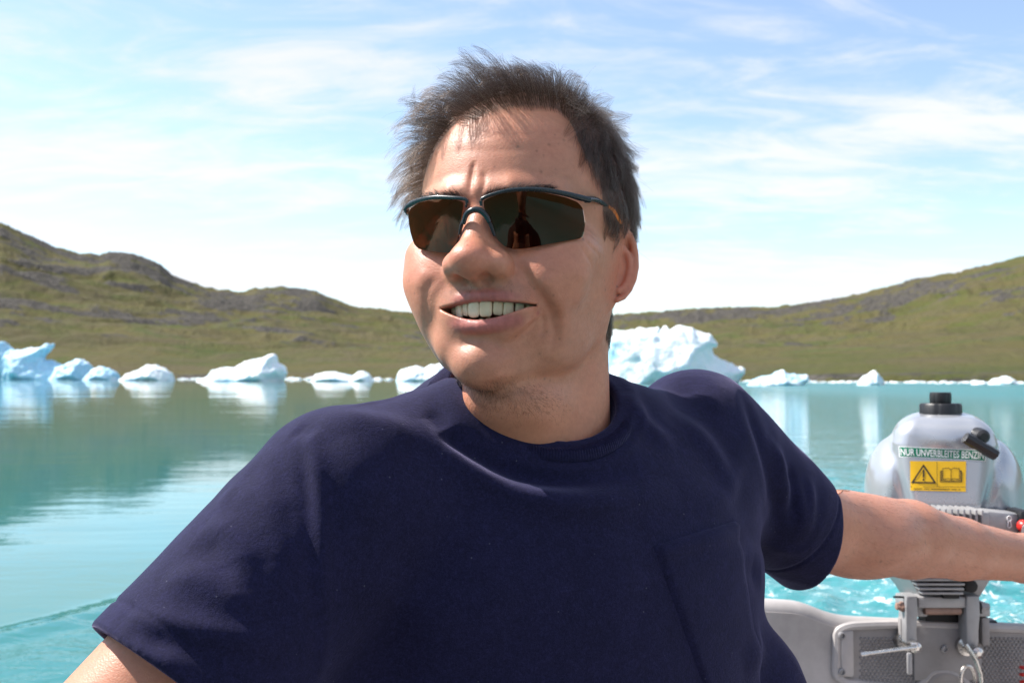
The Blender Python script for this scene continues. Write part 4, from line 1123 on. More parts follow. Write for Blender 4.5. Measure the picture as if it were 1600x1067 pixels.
def F_torso(t):
    d = ell(t, (14, 4, -112), (196, 112, 160))
    d = smin(d, ell(t, (14, -4, -330), (208, 122, 215)), 70)
    for s in (-1, 1): d = smin(d, cone(t, (s * 62, 14, 15 if s < 0 else 8), (s * 168 if s < 0 else 158, 2, -22), 53, 60 if s < 0 else 57), 34)
    d = smin(d, ell(t, BUNCH, (62, 62, 70)), 22); d = smin(d, ell(t, FLANK, (70, 60, 130)), 30)
    rr, h = coll(t); r0 = (C_RX + C_RY) / 2
    fr = smax((rr - (r0 + 1 - .85 * h)) * .76, np.maximum(h + 7, -h - 62), 4)
    d = smin(d, fr, 22)
    return d
def sleeve(t, A, H, ax, ra, rb, rh, op, cut=None):
    d = cone(t, A, H + ax * 40, ra, rb)
    if op:                                                            # cut at the hem, with the arm coming out of it
        h = (t - H.astype(np.float32)) @ (ax if cut is None else cut).astype(np.float32)
        d = smax(d, h, 4); d = smax(d, -cone(t, H - ax * 26, H + ax * 80, rh - 2, rh), 3)
    return d
def F_shirt0(t, op=False):
    d = smin(F_torso(t), sleeve(t, A1, H1, ax1, 63, 79, 67, op), 30)
    return smin(d, sleeve(t, A2, H2, ax2, 60, 51, 46, op, unit(ax2 * np.array([1, 1, .3]))), 26)
def F_shirt(t):
    d = F_shirt0(t, True)
    rr, h = coll(t); r0 = (C_RX + C_RY) / 2
    return smax(d, -np.maximum(rr - (r0 - 2), -h - 75), 4)             # neck hole
def TP(*pp):
    h, ok = trace_many(F_shirt, pp, to_T); return h[ok]
def shirt_material():
    m = bpy.data.materials.new('navy_jersey'); m.use_nodes = True; q = NB(m.node_tree); p = m.node_tree.nodes['Principled BSDF']
    tc = q.n('ShaderNodeTexCoord').outputs['Object']
    f1 = q.noise(tc, 30, 6, .6); f2 = q.noise(tc, 1400, 3, .6)
    c = q.mix(q.mapr(f1, .3, .7), (.0068, .0064, .0235, 1), (.0102, .0095, .0345, 1))
    c = q.mix(q.mapr(f2, .35, .65, 0, .5), c, (.022, .021, .062, 1))
    f3 = q.noise(tc, 480, 3, .65); f4 = q.noise(tc, 150, 4, .7)
    c = q.mix(1.0, c, q.ramp(q.math('ADD', q.math('MULTIPLY', f3, .6), q.math('MULTIPLY', f4, .4)), [(.34, g(.72)), (.5, g(1.0)), (.66, g(1.42))]), 'MULTIPLY')
    lint = q.n('ShaderNodeTexVoronoi'); q.set(lint.inputs['Vector'], tc); lint.inputs['Scale'].default_value = 75
    c = q.mix(q.mapr(lint.outputs[0], .035, .05, .35, 0), c, (.16, .16, .20, 1))
    q.set(p.inputs['Base Color'], c); p.inputs['Roughness'].default_value = .9; p.inputs['Specular IOR Level'].default_value = .15
    p.inputs['Sheen Weight'].default_value = .28; p.inputs['Sheen Roughness'].default_value = .35; p.inputs['Sheen Tint'].default_value = (.55, .5, .85, 1)
    hgt = q.math('ADD', f2, q.math('MULTIPLY', f3, 1.6))
    bn = q.n('ShaderNodeBump'); bn.inputs['Strength'].default_value = .5; bn.inputs['Distance'].default_value = .0005
    q.set(bn.inputs['Height'], hgt); q.set(p.inputs['Normal'], bn.outputs[0]); return m
NAVY = shirt_material()
# (pixels the fold runs through, height mm, half width mm)
FOLDS = [
    (((640, 604), (662, 650), (700, 704), (752, 744), (815, 772), (890, 786), (980, 780), (1060, 760)), 11.0, 12),
    (((662, 600), (684, 650), (722, 694), (776, 730), (840, 750), (920, 750), (1000, 730)), -8.0, 9),
    (((684, 594), (640, 606), (590, 624), (530, 640)), 1.6, 4),
    (((500, 650), (560, 655), (620, 665), (680, 715)), 3.0, 14),
    (((476, 664), (486, 720), (494, 800), (498, 900), (500, 1066)), 5.0, 8),
    (((468, 684), (476, 730), (485, 800), (489, 900), (491, 1066)), -5.0, 6),
    (((458, 672), (474, 674), (492, 684)), -2.5, 8),
    (((322, 815), (350, 828), (372, 868), (380, 920)), 4.0, 11),
    (((300, 846), (330, 852), (352, 884), (358, 930)), -3.5, 9),
    (((250, 905), (300, 900), (360, 930), (420, 985)), 3.5, 10),
    (((196, 958), (240, 970), (310, 988), (400, 1000), (470, 1000)), 5.0, 9),
    (((198, 985), (250, 998), (320, 1012), (400, 1026)), -4.0, 9),
    (((182, 1000), (240, 1022), (310, 1046)), 3.0, 8),
    (((392, 740), (425, 790), (440, 860), (436, 930)), 2.5, 10),
    (((420, 720), (455, 770), (468, 840)), -2.0, 9),
    (((1074, 588), (1066, 620), (1046, 660)), -4.0, 14),
    (((1110, 585), (1120, 620), (1118, 670)), 2.0, 12),
    (((1150, 600), (1178, 660), (1200, 730), (1212, 800), (1216, 860)), -4.5, 9),
    (((1172, 610), (1200, 680), (1222, 740), (1230, 800)), 4.0, 8),
    (((1232, 722), (1240, 760), (1236, 820)), -4.0, 6),
    (((1262, 742), (1266, 790), (1256, 850)), 3.5, 7),
    (((1160, 880), (1190, 900), (1212, 930)), -4.0, 12),
    (((1212, 930), (1190, 990), (1160, 1050)), 5.0, 14),
    (((700, 820), (760, 900), (780, 1000)), 2.0, 22),
    (((900, 800), (960, 880), (980, 980)), 2.2, 20),
    (((1165, 690), (1140, 760), (1090, 800)), 2.5, 10),
    (((1200, 860), (1170, 840), (1120, 830)), -2.0, 9),
    (((540, 900), (620, 930), (720, 1010)), 2.2, 14),
    (((975, 610), (1010, 660), (1060, 700)), 3.0, 10),
    (((1050, 640), (1110, 700), (1150, 780)), 3.5, 12),
    (((520, 690), (560, 760), (570, 860)), 3.0, 14),
    (((640, 720), (700, 800), (790, 850)), 2.5, 18),
    (((1236, 740), (1252, 790), (1246, 850)), 3.0, 6),
    (((360, 760), (400, 800), (410, 880)), 2.5, 12),
    (((560, 860), (700, 880), (860, 860), (1000, 830)), 3.0, 40),
    (((520, 1000), (640, 960), (800, 990)), 3.0, 30),
]
def unit_rows(v): return v / np.linalg.norm(v, axis=1)[:, None]
def tshirt(person):
    lo = np.minimum(H1, A1) - 110; lo[2] = -520; hi = np.maximum(np.maximum(H2, A2) + 95, [260, 260, 120])
    V, F = nets(F_shirt, lo, hi, 4.0, 6)
    V = relax(V, F, 2, .4); V, F = subdiv(V, F); V = project(F_shirt, V, .8, 2, 4)
    N = normals(F_shirt, V, 1.0); Vf = V.astype(np.float32); D = np.zeros(len(V))
    for px, am, wd in FOLDS:
        h = TP(*px)
        if len(h) < 2: continue
        d, t = polyd(Vf, crv(h, 5)); D += am * np.exp(-(d / wd) ** 2) * np.clip(np.minimum(t, 1 - t) * 3.2, 0, 1)
    D += 1.9 * vnoise(V * np.array([1, 1, .6]), .018, 4, 3) + .7 * vnoise(V, .06, 6, 3)
    # ribbed collar: a band swept round the neck hole
    n = 904; an = np.linspace(0, 2 * math.pi, n, endpoint=False)
    ring = COL_C + np.cos(an)[:, None] * CUX * C_RX + np.sin(an)[:, None] * CUY * C_RY
    rad = unit_rows(np.cos(an)[:, None] * CUX / C_RX + np.sin(an)[:, None] * CUY / C_RY)
    prof = [(-3.0, -14), (-2.5, -1), (-.8, 1.5), (2.0, 0), (5.0, -3.5), (8.0, -7.5), (11, -12), (11, -15)]   # (outwards, along the neck)
    Vc = []; 
    for k, (a, h_) in enumerate(prof):
        rib = np.cos(np.arange(n) * math.pi / 2) * (.34 if 1 <= k <= 5 else 0)
        q = ring + rad * (a + rib * .2)[:, None] + CN * (h_ + rib)[:, None]
        Vc.append(q)
    # pull the outer edge of the band on to the cloth
    for k in (4, 5, 6, 7):
        f = F_shirt0(Vc[k].astype(np.float32)); nn_ = normals(F_shirt0, Vc[k], 1); f = np.clip(f, -8, 8)
        tgt = {4: 3.2, 5: 3.2, 6: 2.2, 7: -3.0}[k]
        Vc[k] = Vc[k] - nn_ * (f - tgt)[:, None] * (.6 if k == 4 else 1.0) + nn_ * (np.cos(np.arange(n) * math.pi / 2) * (.34 if k < 6 else 0))[:, None]
    crs = vnoise(V * np.array([1, 1, .7]), .028, 51, 3); msk = np.clip(vnoise(V, .011, 52, 2) * 2.0 + .35, 0, 1)
    D += msk * (1.5 * np.exp(-(crs / .16) ** 2) - .6)                   # small sharp creases in patches
    dc, _ = polyd(Vf, Vc[6][::8]); D += -2.6 * np.exp(-(dc / 2.2) ** 2) + 1.0 * np.exp(-((dc - 6.5) / 3) ** 2)
    for H, ax in ((H1, ax1), (H2, ax2)):                              # stitched hem bands
        h = np.abs((V - H) @ ax + 20); m = np.linalg.norm(V - H, axis=1) < 130
        D -= np.where(m, 1.2 * np.exp(-(h / 1.8) ** 2), 0)
    D *= np.clip(1 + (F_shirt0(Vf) + .5) / 2.5, 0, 1)                  # the inside of the sleeves stays smooth
    V = V + N * D[:, None]
    keep = np.ones(len(F), bool)
    o = mesh('t_shirt', T_world(V), F, NAVY, person)
    m = len(prof); VV = np.vstack(Vc); FF = [(k * n + j, k * n + (j + 1) % n, (k + 1) * n + (j + 1) % n, (k + 1) * n + j) for k in range(m - 1) for j in range(n)]
    mesh('collar', T_world(VV), FF, NAVY, o)
    # chest pocket
    def patch(c4, nu, nv):
        c = np.array(c4, float); g_ = [((1 - v) * ((1 - u) * c[0] + u * c[1]) + v * ((1 - u) * c[3] + u * c[2])) for v in np.linspace(0, 1, nv) for u in np.linspace(0, 1, nu)]
        h, ok = trace_many(F_shirt, g_, to_T); return h
    nu, nv = 22, 30
    h = patch([(1020, 852), (1158, 810), (1190, 1075), (1105, 1085)], nu, nv); hn = normals(F_shirt0, h, 1)
    dd = np.zeros(len(h))
    for px, am, wd in FOLDS:
        hh = TP(*px)
        if len(hh) > 1: d, t = polyd(h.astype(np.float32), crv(hh, 5)); dd += am * np.exp(-(d / wd) ** 2) * np.clip(np.minimum(t, 1 - t) * 3.2, 0, 1)
    dd += 1.9 * vnoise(h * np.array([1, 1, .6]), .018, 4, 3) + .7 * vnoise(h, .06, 6, 3)
    jj = np.arange(len(h)); u = jj % nu; v = jj // nu
    edge = (u == 0) | (u == nu - 1) | (v == 0) | (v == nv - 1)
    th_ = np.where(edge, -.4, 3.6) + np.where(v == 4, -.9, 0) + np.where((u == 1) | (u == nu - 2), -.3, 0) + np.where(v < 3, .8, 0) * (~edge)
    Vp = h + hn * (dd + th_)[:, None]
    Fp = [(r_ * nu + c_, r_ * nu + c_ + 1, (r_ + 1) * nu + c_ + 1, (r_ + 1) * nu + c_) for r_ in range(nv - 1) for c_ in range(nu - 1)]
    mesh('pocket', T_world(Vp), Fp, NAVY, o)
    return o
man = person_mesh()
hair_on(man); teeth_on(man); tshirt(man)
sunglasses()

def arm_hair(person):
    r = np.random.default_rng(12); cen = BV[BF].mean(1); t = loc_to_T(cen.astype(np.float32))
    ax_ = unit(ARM2[4] - ARM2[1]); h = (t - ARM2[1]) @ ax_; ok = (h > 10) & (np.linalg.norm(t - ARM2[1] - h[:, None] * ax_, axis=1) < 60) & (h < np.linalg.norm(ARM2[4] - ARM2[1]) + 30)
    i = r.choice(np.where(ok)[0], 1500); q = cen[i]; N = normals(F_body, q, 1.0); fw = to_loc(T_world(ARM2[4][None]))[0] - to_loc(T_world(ARM2[1][None]))[0]; fw = unit(fw)
    d = fw + N * .35 + r.normal(size=q.shape) * .3 + np.array([0, 0, -.35]); d -= N * ((d * N).sum(1) - .25)[:, None]; L = r.uniform(4, 11, len(q))
    A = np.stack([q + d * L[:, None] * k - N * (k * k * L * .12)[:, None] for k in np.linspace(0, 1, 4)], 1)
    make_hair('arm_hair', to_world(A), np.linspace(1, .3, 4)[None] * np.full((len(q), 1), .000045), BROW, person)
arm_hair(man)

def trousers(person):
    N = normals(F_body, BV, 1.0); t = loc_to_T(BV.astype(np.float32)); m = (t[:, 2] < -425) & (np.abs(t[:, 0]) < 270)
    f = BF[m[BF].all(1)]; u, inv = np.unique(f, return_inverse=True)
    mesh('trousers', to_world(BV[u] + N[u] * 7), inv.reshape(f.shape), principled('dark_grey_cloth', (.02, .021, .026), .9, vary=(18, .25), bump=(600, .0004)), person)
trousers(man)
# ------------------------------------------------------------------ the one who takes the picture, seen mirrored in the sunglasses
def F_photog(p):
    q = p.astype(np.float32)
    d = ell(q, (.03, -.52, .50), (.21, .14, .30)); d = smin(d, ell(q, (.03, -.55, .22), (.20, .16, .14)), .06)
    for s in (-1, 1):
        d = smin(d, cone(q, (.03 + s * .08, -.52, .70), (.03 + s * .20, -.51, .66), .07, .07), .04)
        d = smin(d, chain(q, [(.03 + s * .21, -.50, .65), (.02 + s * .25, -.38, .46), (.0 + s * .075, -.16, .70)], [.065, .055, .040], .02), .03)
        d = smin(d, chain(q, [(.03 + s * .09, -.50, .22), (.03 + s * .16, -.08, .27), (.03 + s * .16, -.10, -.0)], [.09, .075, .05], .02), .03)
        h = np.array([s * .07, -.135, .745])
        for k in range(4): d = smin(d, chain(q, [h + [0, 0, -.02 + k * .002], h + [s * .012, .05, -.018 + k * .017], h + [-s * .012, .085, -.016 + k * .017], h + [-s * .035, .088, -.014 + k * .016]], [.014, .009, .0085, .0075]), .006)
        d = smin(d, chain(q, [h, h + [-s * .01, .03, -.035], h + [-s * .035, .05, -.045]], [.016, .011, .009]), .008)
    d = smin(d, cone(q, (.03, -.52, .74), (.03, -.47, .90), .062, .058), .03)
    d = smin(d, ell(q, (.03, -.44, .955), (.078, .098, .118)), .03)
    d = smin(d, ell(q, (.03, -.385, .90), (.052, .055, .055)), .03)
    d = smin(d, cone(q, (.03, -.342, .955), (.03, -.318, .925), .010, .013), .012)
    for s in (-1, 1):
        d = smin(d, ell(q, (.03 + s * .079, -.435, .945), (.010, .020, .032)), .006); d = smin(d, ell(q, (.03 + s * .031, -.355, .962), (.013, .012, .011)), .004)
    return d
def photographer():
    V, F = nets(F_photog, (-.45, -.80, -.08), (.50, .02, 1.12), .011, 5)
    V = relax(V, F, 1, .4); V = project(F_photog, V, .002, 2, .01)
    o = mesh('person', V, F, SKIN); C = np.tile([.43, .225, .145], (len(V), 1)); color_attr(o, 'Col', C)
    tag(o, 'second person in a dark red-brown jacket holding the camera, mirrored in the lenses', 'person')
    JACK = principled('dark_jacket', (.030, .014, .013), .8, vary=(20, .3), bump=(300, .0004)); TROU = principled('dark_trousers', (.012, .013, .017), .85, vary=(25, .25)); CAP = principled('dark_cap', (.02, .016, .016), .8, vary=(30, .2))
    def shell(name, ok, off, mat):
        N = normals(F_photog, V, .002); m = ok(V); f = F[m[F].all(1)]; u, inv = np.unique(f, return_inverse=True)
        mesh(name, V[u] + N[u] * off, inv.reshape(f.shape), mat, o)
    arm = lambda v: (v[:, 1] < -.185) & (v[:, 2] > .30) & (v[:, 2] < .80)
    shell('jacket', lambda v: arm(v) | ((v[:, 1] < -.42) & (v[:, 2] < .80) & (v[:, 2] > .22)), .012, JACK)
    shell('trousers', lambda v: (v[:, 2] < .36) & (v[:, 2] > .02) & ~((v[:, 1] < -.42) & (v[:, 2] > .24)), .010, TROU)
    shell('cap', lambda v: (v[:, 2] > .985 - (v[:, 1] + .44) * .25), .010, CAP)
    k = empty('camera', 'black camera held in front of the face by the second person', 'camera', (0, -.09, .79))
    BL = principled('camera_black', (.010, .010, .011), .4, vary=(200, .2)); GL = principled('camera_glass', (.01, .012, .02), .03, coat=1, vary=(90, .1))
    MB().box((0, -.105, .79), (.13, .05, .09), bev=.010).box((0, -.105, .842), (.05, .045, .02), bev=.008).build('camera_body', BL, k)
    ln = MB().lathe((0, -.082, .79), (0, 1, 0), [(0, .034), (.03, .034), (.034, .036), (.05, .036), (.05, .030), (.046, .029)], 28).build('camera_lens', BL, k)
    MB().lathe((0, -.052, .79), (0, 1, 0), [(0, .028), (.010, .027), (.014, .015), (.015, .002)], 28).build('front_glass', GL, ln)
photographer()
# ------------------------------------------------------------------ the boat
def plastic(name, col, rough=.45, bump=(700, .00025), am=.20):
    return principled(name, col, rough, spec=.4, bump=bump, vary=(14, am))
GREY = plastic('grey_hull_plastic', (.40, .375, .365)); GREY2 = plastic('grey_pad_plastic', (.27, .255, .25), .5)
GREYM = principled('grey_cast_metal', (.33, .325, .33), .42, metal=.25, spec=.5, bump=(500, .0003), vary=(40, .12))
BLACK = principled('black_plastic', (.012, .012, .014), .42, bump=(900, .0002), vary=(60, .3))
STEEL = principled('steel', (.62, .60, .57), .25, metal=1, bump=(200, .0002), vary=(60, .15))
RUBBER = principled('dark_gap', (.012, .011, .011), .7, vary=(60, .2))
REDP = principled('red_plastic', (.62, .025, .02), .35, vary=(80, .1)); BRASSY = principled('worn_bush', (.28, .17, .13), .5, vary=(90, .25))
TY = 1.46
def W(px, py, y=TY):
    """the world point at distance y behind the camera plane that shows at (px, py)"""
    r = ray(px, py); return np.array([0, 0, CAM_H]) + r * (y / r[1])
boat = empty('boat', 'small grey plastic motor boat the man sits in, seen at its stern board', 'boat', (0, 0, .25))
def sweep_plate(outline_top, y0, y1, zbot):
    """a plate between y0 and y1 under the line of points (x, z)"""
    V = []; F = []
    for x, z in outline_top: V += [(x, y0, z), (x, y1, z), (x, y0, zbot), (x, y1, zbot)]
    n = len(outline_top)
    for i in range(n - 1):
        a, c = i * 4, i * 4 + 4
        F += [(a, c, c + 1, a + 1), (a, a + 2, c + 2, c), (a + 1, c + 1, c + 3, a + 3), (a + 2, a + 3, c + 3, c + 2)]
    F += [(0, 1, 3, 2), ((n - 1) * 4, (n - 1) * 4 + 2, (n - 1) * 4 + 3, (n - 1) * 4 + 1)]
    return V, F
def build_boat():
    tp = [(900, 936), (1060, 938), (1180, 942), (1222, 944), (1244, 946), (1262, 951), (1282, 959), (1305, 966), (1330, 970), (1370, 972), (1412, 974), (1480, 977), (1560, 980), (1650, 984), (1760, 985), (1800, 975), (1840, 955), (1900, 945), (2000, 943)]
    pts = crv([W(*q) for q in tp], 4); top = [(q[0], q[2]) for q in pts]
    mb = MB(); mb.add(*sweep_plate([(x, z - .012) for x, z in top], TY, TY + .05, .02)); mb.build('transom', GREY, boat, angle=40)
    mb = MB(); mb.tube([(x, TY + .020, z - .016) for x, z in top], .019, 14, flat=1.0); mb.build('transom_rim', GREY, boat)
    # hull sides, floor, gunwales and seat, out of the picture
    x0, x1 = top[0][0] - .62, top[-1][0]
    st = [(TY + .03, -.42, 1.10, .02), (1.0, -.43, 1.12, .0), (.4, -.46, 1.08, -.02), (-.4, -.46, .98, -.02), (-1.2, -.36, .70, .02), (-1.9, .02, .30, .14), (-2.2, .16, .18, .25)]
    gz = [.44, .37, .36, .38, .44, .52, .58]
    mb = MB(); V = []; F = []
    for (y, xl, xr, zb), zg in zip(st, gz):
        c = (xl + xr) / 2; hw = (xr - xl) / 2
        ring = [(xl, zg), (c - hw * .93, zg - .16), (c - hw * .72, zb + .04), (c - hw * .2, zb - .06), (c + hw * .2, zb - .06), (c + hw * .72, zb + .04), (c + hw * .93, zg - .16), (xr, zg)]
        inner = [(c + (x - c) * .965, z + (.02 if k not in (0, 7) else 0)) for k, (x, z) in enumerate(ring)]
        V += [(x, y, z) for x, z in ring] + [(x, y, z) for x, z in inner[::-1]]
    for i in range(len(st) - 1):
        for j in range(16):
            a = i * 16 + j; c = i * 16 + (j + 1) % 16; F.append((a, c, c + 16, a + 16))
    F += [tuple(range(15, -1, -1)), tuple((len(st) - 1) * 16 + j for j in range(16))]
    mb.add(V, F); mb.build('hull', GREY, boat)
    for s in (1, 2):
        mb = MB(); mb.tube(crv([(q[s], q[0], z + .005) for q, z in zip(st, gz)], 5), .028, 12); mb.build('gunwale', GREY, boat)
    MB().box((.02, .86, .16), (.86, .34, .05), bev=.012).build('seat', GREY2, boat)
    MB().box((.2, -.15, .18), (1.0, .30, .05), bev=.012).build('seat', GREY2, boat)
    MB().box((.28, .2, .035), (1.0, 2.3, .02)).build('floor_board', GREY2, boat)
    # the patterned motor pad on the stern board
    pad = [(1308, 990), (1312, 984), (1324, 979), (1345, 976.5), (1412, 975), (1530, 979), (1640, 984), (1668, 992), (1672, 1050), (1660, 1063), (1640, 1070), (1560, 1076), (1520, 1076), (1500, 1056), (1478, 1048), (1456, 1050), (1444, 1062), (1420, 1074), (1330, 1066), (1312, 1058), (1307, 1048)]
    def plane_poly(pp, y): return [W(px, py, y) for px, py in pp]
    pl = crv(plane_poly(pad, TY - .004) + [plane_poly(pad, TY - .004)[0]], 4)[:-1]
    mb = MB(); mb.tube(pl, .0065, 8, closed=True, up=(0, 1, 0)); rim_ = mb.build('pad_rim', GREY, boat)
    xz = [(q[0], q[2]) for q in pl]; c = np.mean(xz, 0)
    mb = MB(); mb.prism([(x, z) for x, z in xz], .004, Matrix.Translation((0, TY - .004, 0))); padp = mb.build('motor_pad', GREY2, boat)
    mb = MB(); mb.box(W(1323, 1020, TY - .007), (.019, .008, .066), bev=.003); mb.build('pad_border', GREY, boat)
    # raised studs
    mb = MB(); rows = 0; xs = np.array(xz)
    for r_ in range(17):
        for c_ in range(80):
            px = 1345 + c_ * 6.6 + (r_ % 2) * 3.3; py = 997 + r_ * 5.0
            if px > 1655: continue
            if (px - 1478) ** 2 + (py - 1078) ** 2 < 38 ** 2 or 1428 < px < 1530 and py < 1062 or py > 1069: continue
            q = W(px, py, TY - .004)
            mb.lathe(q, (0, -1, 0), [(0, .0024), (.0014, .0020), (.0026, .0007)], 6)
    st_ = mb.build('pad_studs', GREY2, boat); st_['kind'] = 'stuff'
    mb = MB(); mb.box(W(1480, 1018, TY - .0065), (.098, .006, .080), bev=.002); mb.build('clamp_plate', GREY2, boat)
    for px, py in ((1315, 992), (1315, 1049), (1475, 1013), (1660, 995), (1660, 1056)):
        mb = MB(); mb.lathe(W(px, py, TY - .010), (0, -1, 0), [(0, .0052), (.0025, .0050), (.0035, .0035), (.0010, .0030)], 14); mb.build('screw', GREYM, boat)
    mb = MB(); q = W(1478, 1080, TY - .006); mb.lathe(q, (0, -1, 0), [(-.002, .030), (.004, .030), (.005, .026), (.001, .025)], 32); mb.build('drain_ring', GREY2, boat)
build_boat()

# ------------------------------------------------------------------ the outboard motor
MY = 1.40                                                             # its front face
motor = empty('outboard_motor', 'silver outboard motor with black fuel cap, green and yellow stickers, clamped to the stern', 'outboard motor', tuple(W(1478, 960, 1.47)))
mc = W(1478, 735, MY); MSC = MY / FPX * 1000                          # mm per pixel at the front face
MOT_M = np.array(Matrix.Rotation(R(-20), 3, 'Z'))                      # the motor is steered a little to the side
def to_mot(Wp): return (np.asarray(Wp) - mc) @ MOT_M * 1000.
def F_cowl(p):
    x, y, z = p[:, 0], p[:, 1], p[:, 2]
    # front shield: leans back towards its top, narrows downwards
    wd = 66 + np.clip(z, -80, 60) * .10 - np.clip(z - 35, 0, 60) * .35
    q = np.stack([np.abs(x) - wd + 26, np.abs(y - 70 - np.clip(z, -80, 80) * .12) - 70 + 26, np.abs(z - 2) - 72 + 26], 1)
    d = np.sqrt((np.maximum(q, 0) ** 2).sum(1)) + np.minimum(q.max(1), 0) - 26
    d = smin(d, ell(p, (0, 78, 40), (64, 74, 42)), 12)
    pod = np.where(x > 0, 1, 0)
    px_ = np.abs(x)
    s3 = np.stack([px_, y, z], 1)
    pods = smin(ell(s3, (60, 84, -18), (44, 76, 62)), ell(s3, (70, 80, -78), (38, 70, 80)), 26)
    d = smin(d, pods, 9)
    # scooped edge between shield and side pods
    d = smax(d, -cone(np.stack([px_, y, z], 1), (71, 6, 22), (46, -5, -78), 6, 9), 5)
    d = smax(d, -(z + 74), 3)
    return d
def MP(pp, off=0.3):
    h, ok = trace_many(F_cowl, pp, to_mot, 1000., 1.2, 1.75); n_ = normals(F_cowl, h, 1.0)
    return (h + n_ * off) @ MOT_M.T * .001 + mc
SILVER = principled('silver_paint', (.46, .47, .50), .30, metal=.55, spec=.5, coat=.6, vary=(6, .03))
GREEN = principled('green_sticker', (.0, .17, .09), .4, vary=(60, .06)); YELLOW = principled('yellow_sticker', (.80, .46, .01), .4, vary=(60, .06))
WHITE = principled('white_print', (.8, .8, .8), .45); INK = principled('black_print', (.015, .015, .015), .5)
def decal(name, fn, nu, nv, mat, parent, off=.3):
    """a thin sheet on the cowl; fn(u, v) gives the photograph pixel"""
    g_ = [fn(u, v) for v in np.linspace(0, 1, nv) for u in np.linspace(0, 1, nu)]
    F = [(r * nu + c, r * nu + c + 1, (r + 1) * nu + c + 1, (r + 1) * nu + c) for r in range(nv - 1) for c in range(nu - 1)]
    return mesh(name, MP(g_, off), F, mat, parent)
def quadmap(c):
    c = np.array(c, float); return lambda u, v: tuple((1 - v) * ((1 - u) * c[0] + u * c[1]) + v * ((1 - u) * c[3] + u * c[2]))
def strokes(name, lines, width, mat, parent, off=.8, sub=3):
    """printed lines (pixel polylines) as thin ribbons on the cowl"""
    V = []; F = []
    for ln, cl in lines:
        ln = np.array(ln + ([ln[0]] if cl else []), float)
        for a, c in zip(ln[:-1], ln[1:]):
            t = (c - a) / (np.linalg.norm(c - a) + 1e-9); n_ = np.array([-t[1], t[0]]) * width / 2; e = t * width / 2
            for k in range(sub):
                p0 = a - e + (c - a + 2 * e) * k / sub; p1 = a - e + (c - a + 2 * e) * (k + 1) / sub; b0 = len(V)
                V += [p0 - n_, p0 + n_, p1 + n_, p1 - n_]; F.append((b0, b0 + 1, b0 + 2, b0 + 3))
    return mesh(name, MP(V, off), F, mat, parent, False)
def lettering(name, text, qm, mat, parent, off=.5, bold=.02):
    cu = bpy.data.curves.new(name, 'FONT'); cu.body = text; cu.size = 1; cu.offset = bold; cu.resolution_u = 3
    tmp = bpy.data.objects.new(name, cu); COL.objects.link(tmp); bpy.context.view_layer.update()
    me = bpy.data.meshes.new_from_object(tmp.evaluated_get(bpy.context.evaluated_depsgraph_get()))
    COL.objects.unlink(tmp); bpy.data.objects.remove(tmp); bpy.data.curves.remove(cu)
    co = np.array([v.co[:] for v in me.vertices]); F = [list(p.vertices) for p in me.polygons]
    lo, hi = co.min(0), co.max(0); uv = (co - lo) / np.maximum(hi - lo, 1e-6)
    bpy.data.meshes.remove(me)
    return mesh(name, MP([qm(u, 1 - v) for u, v in uv[:, :2]], off), F, mat, parent, False)
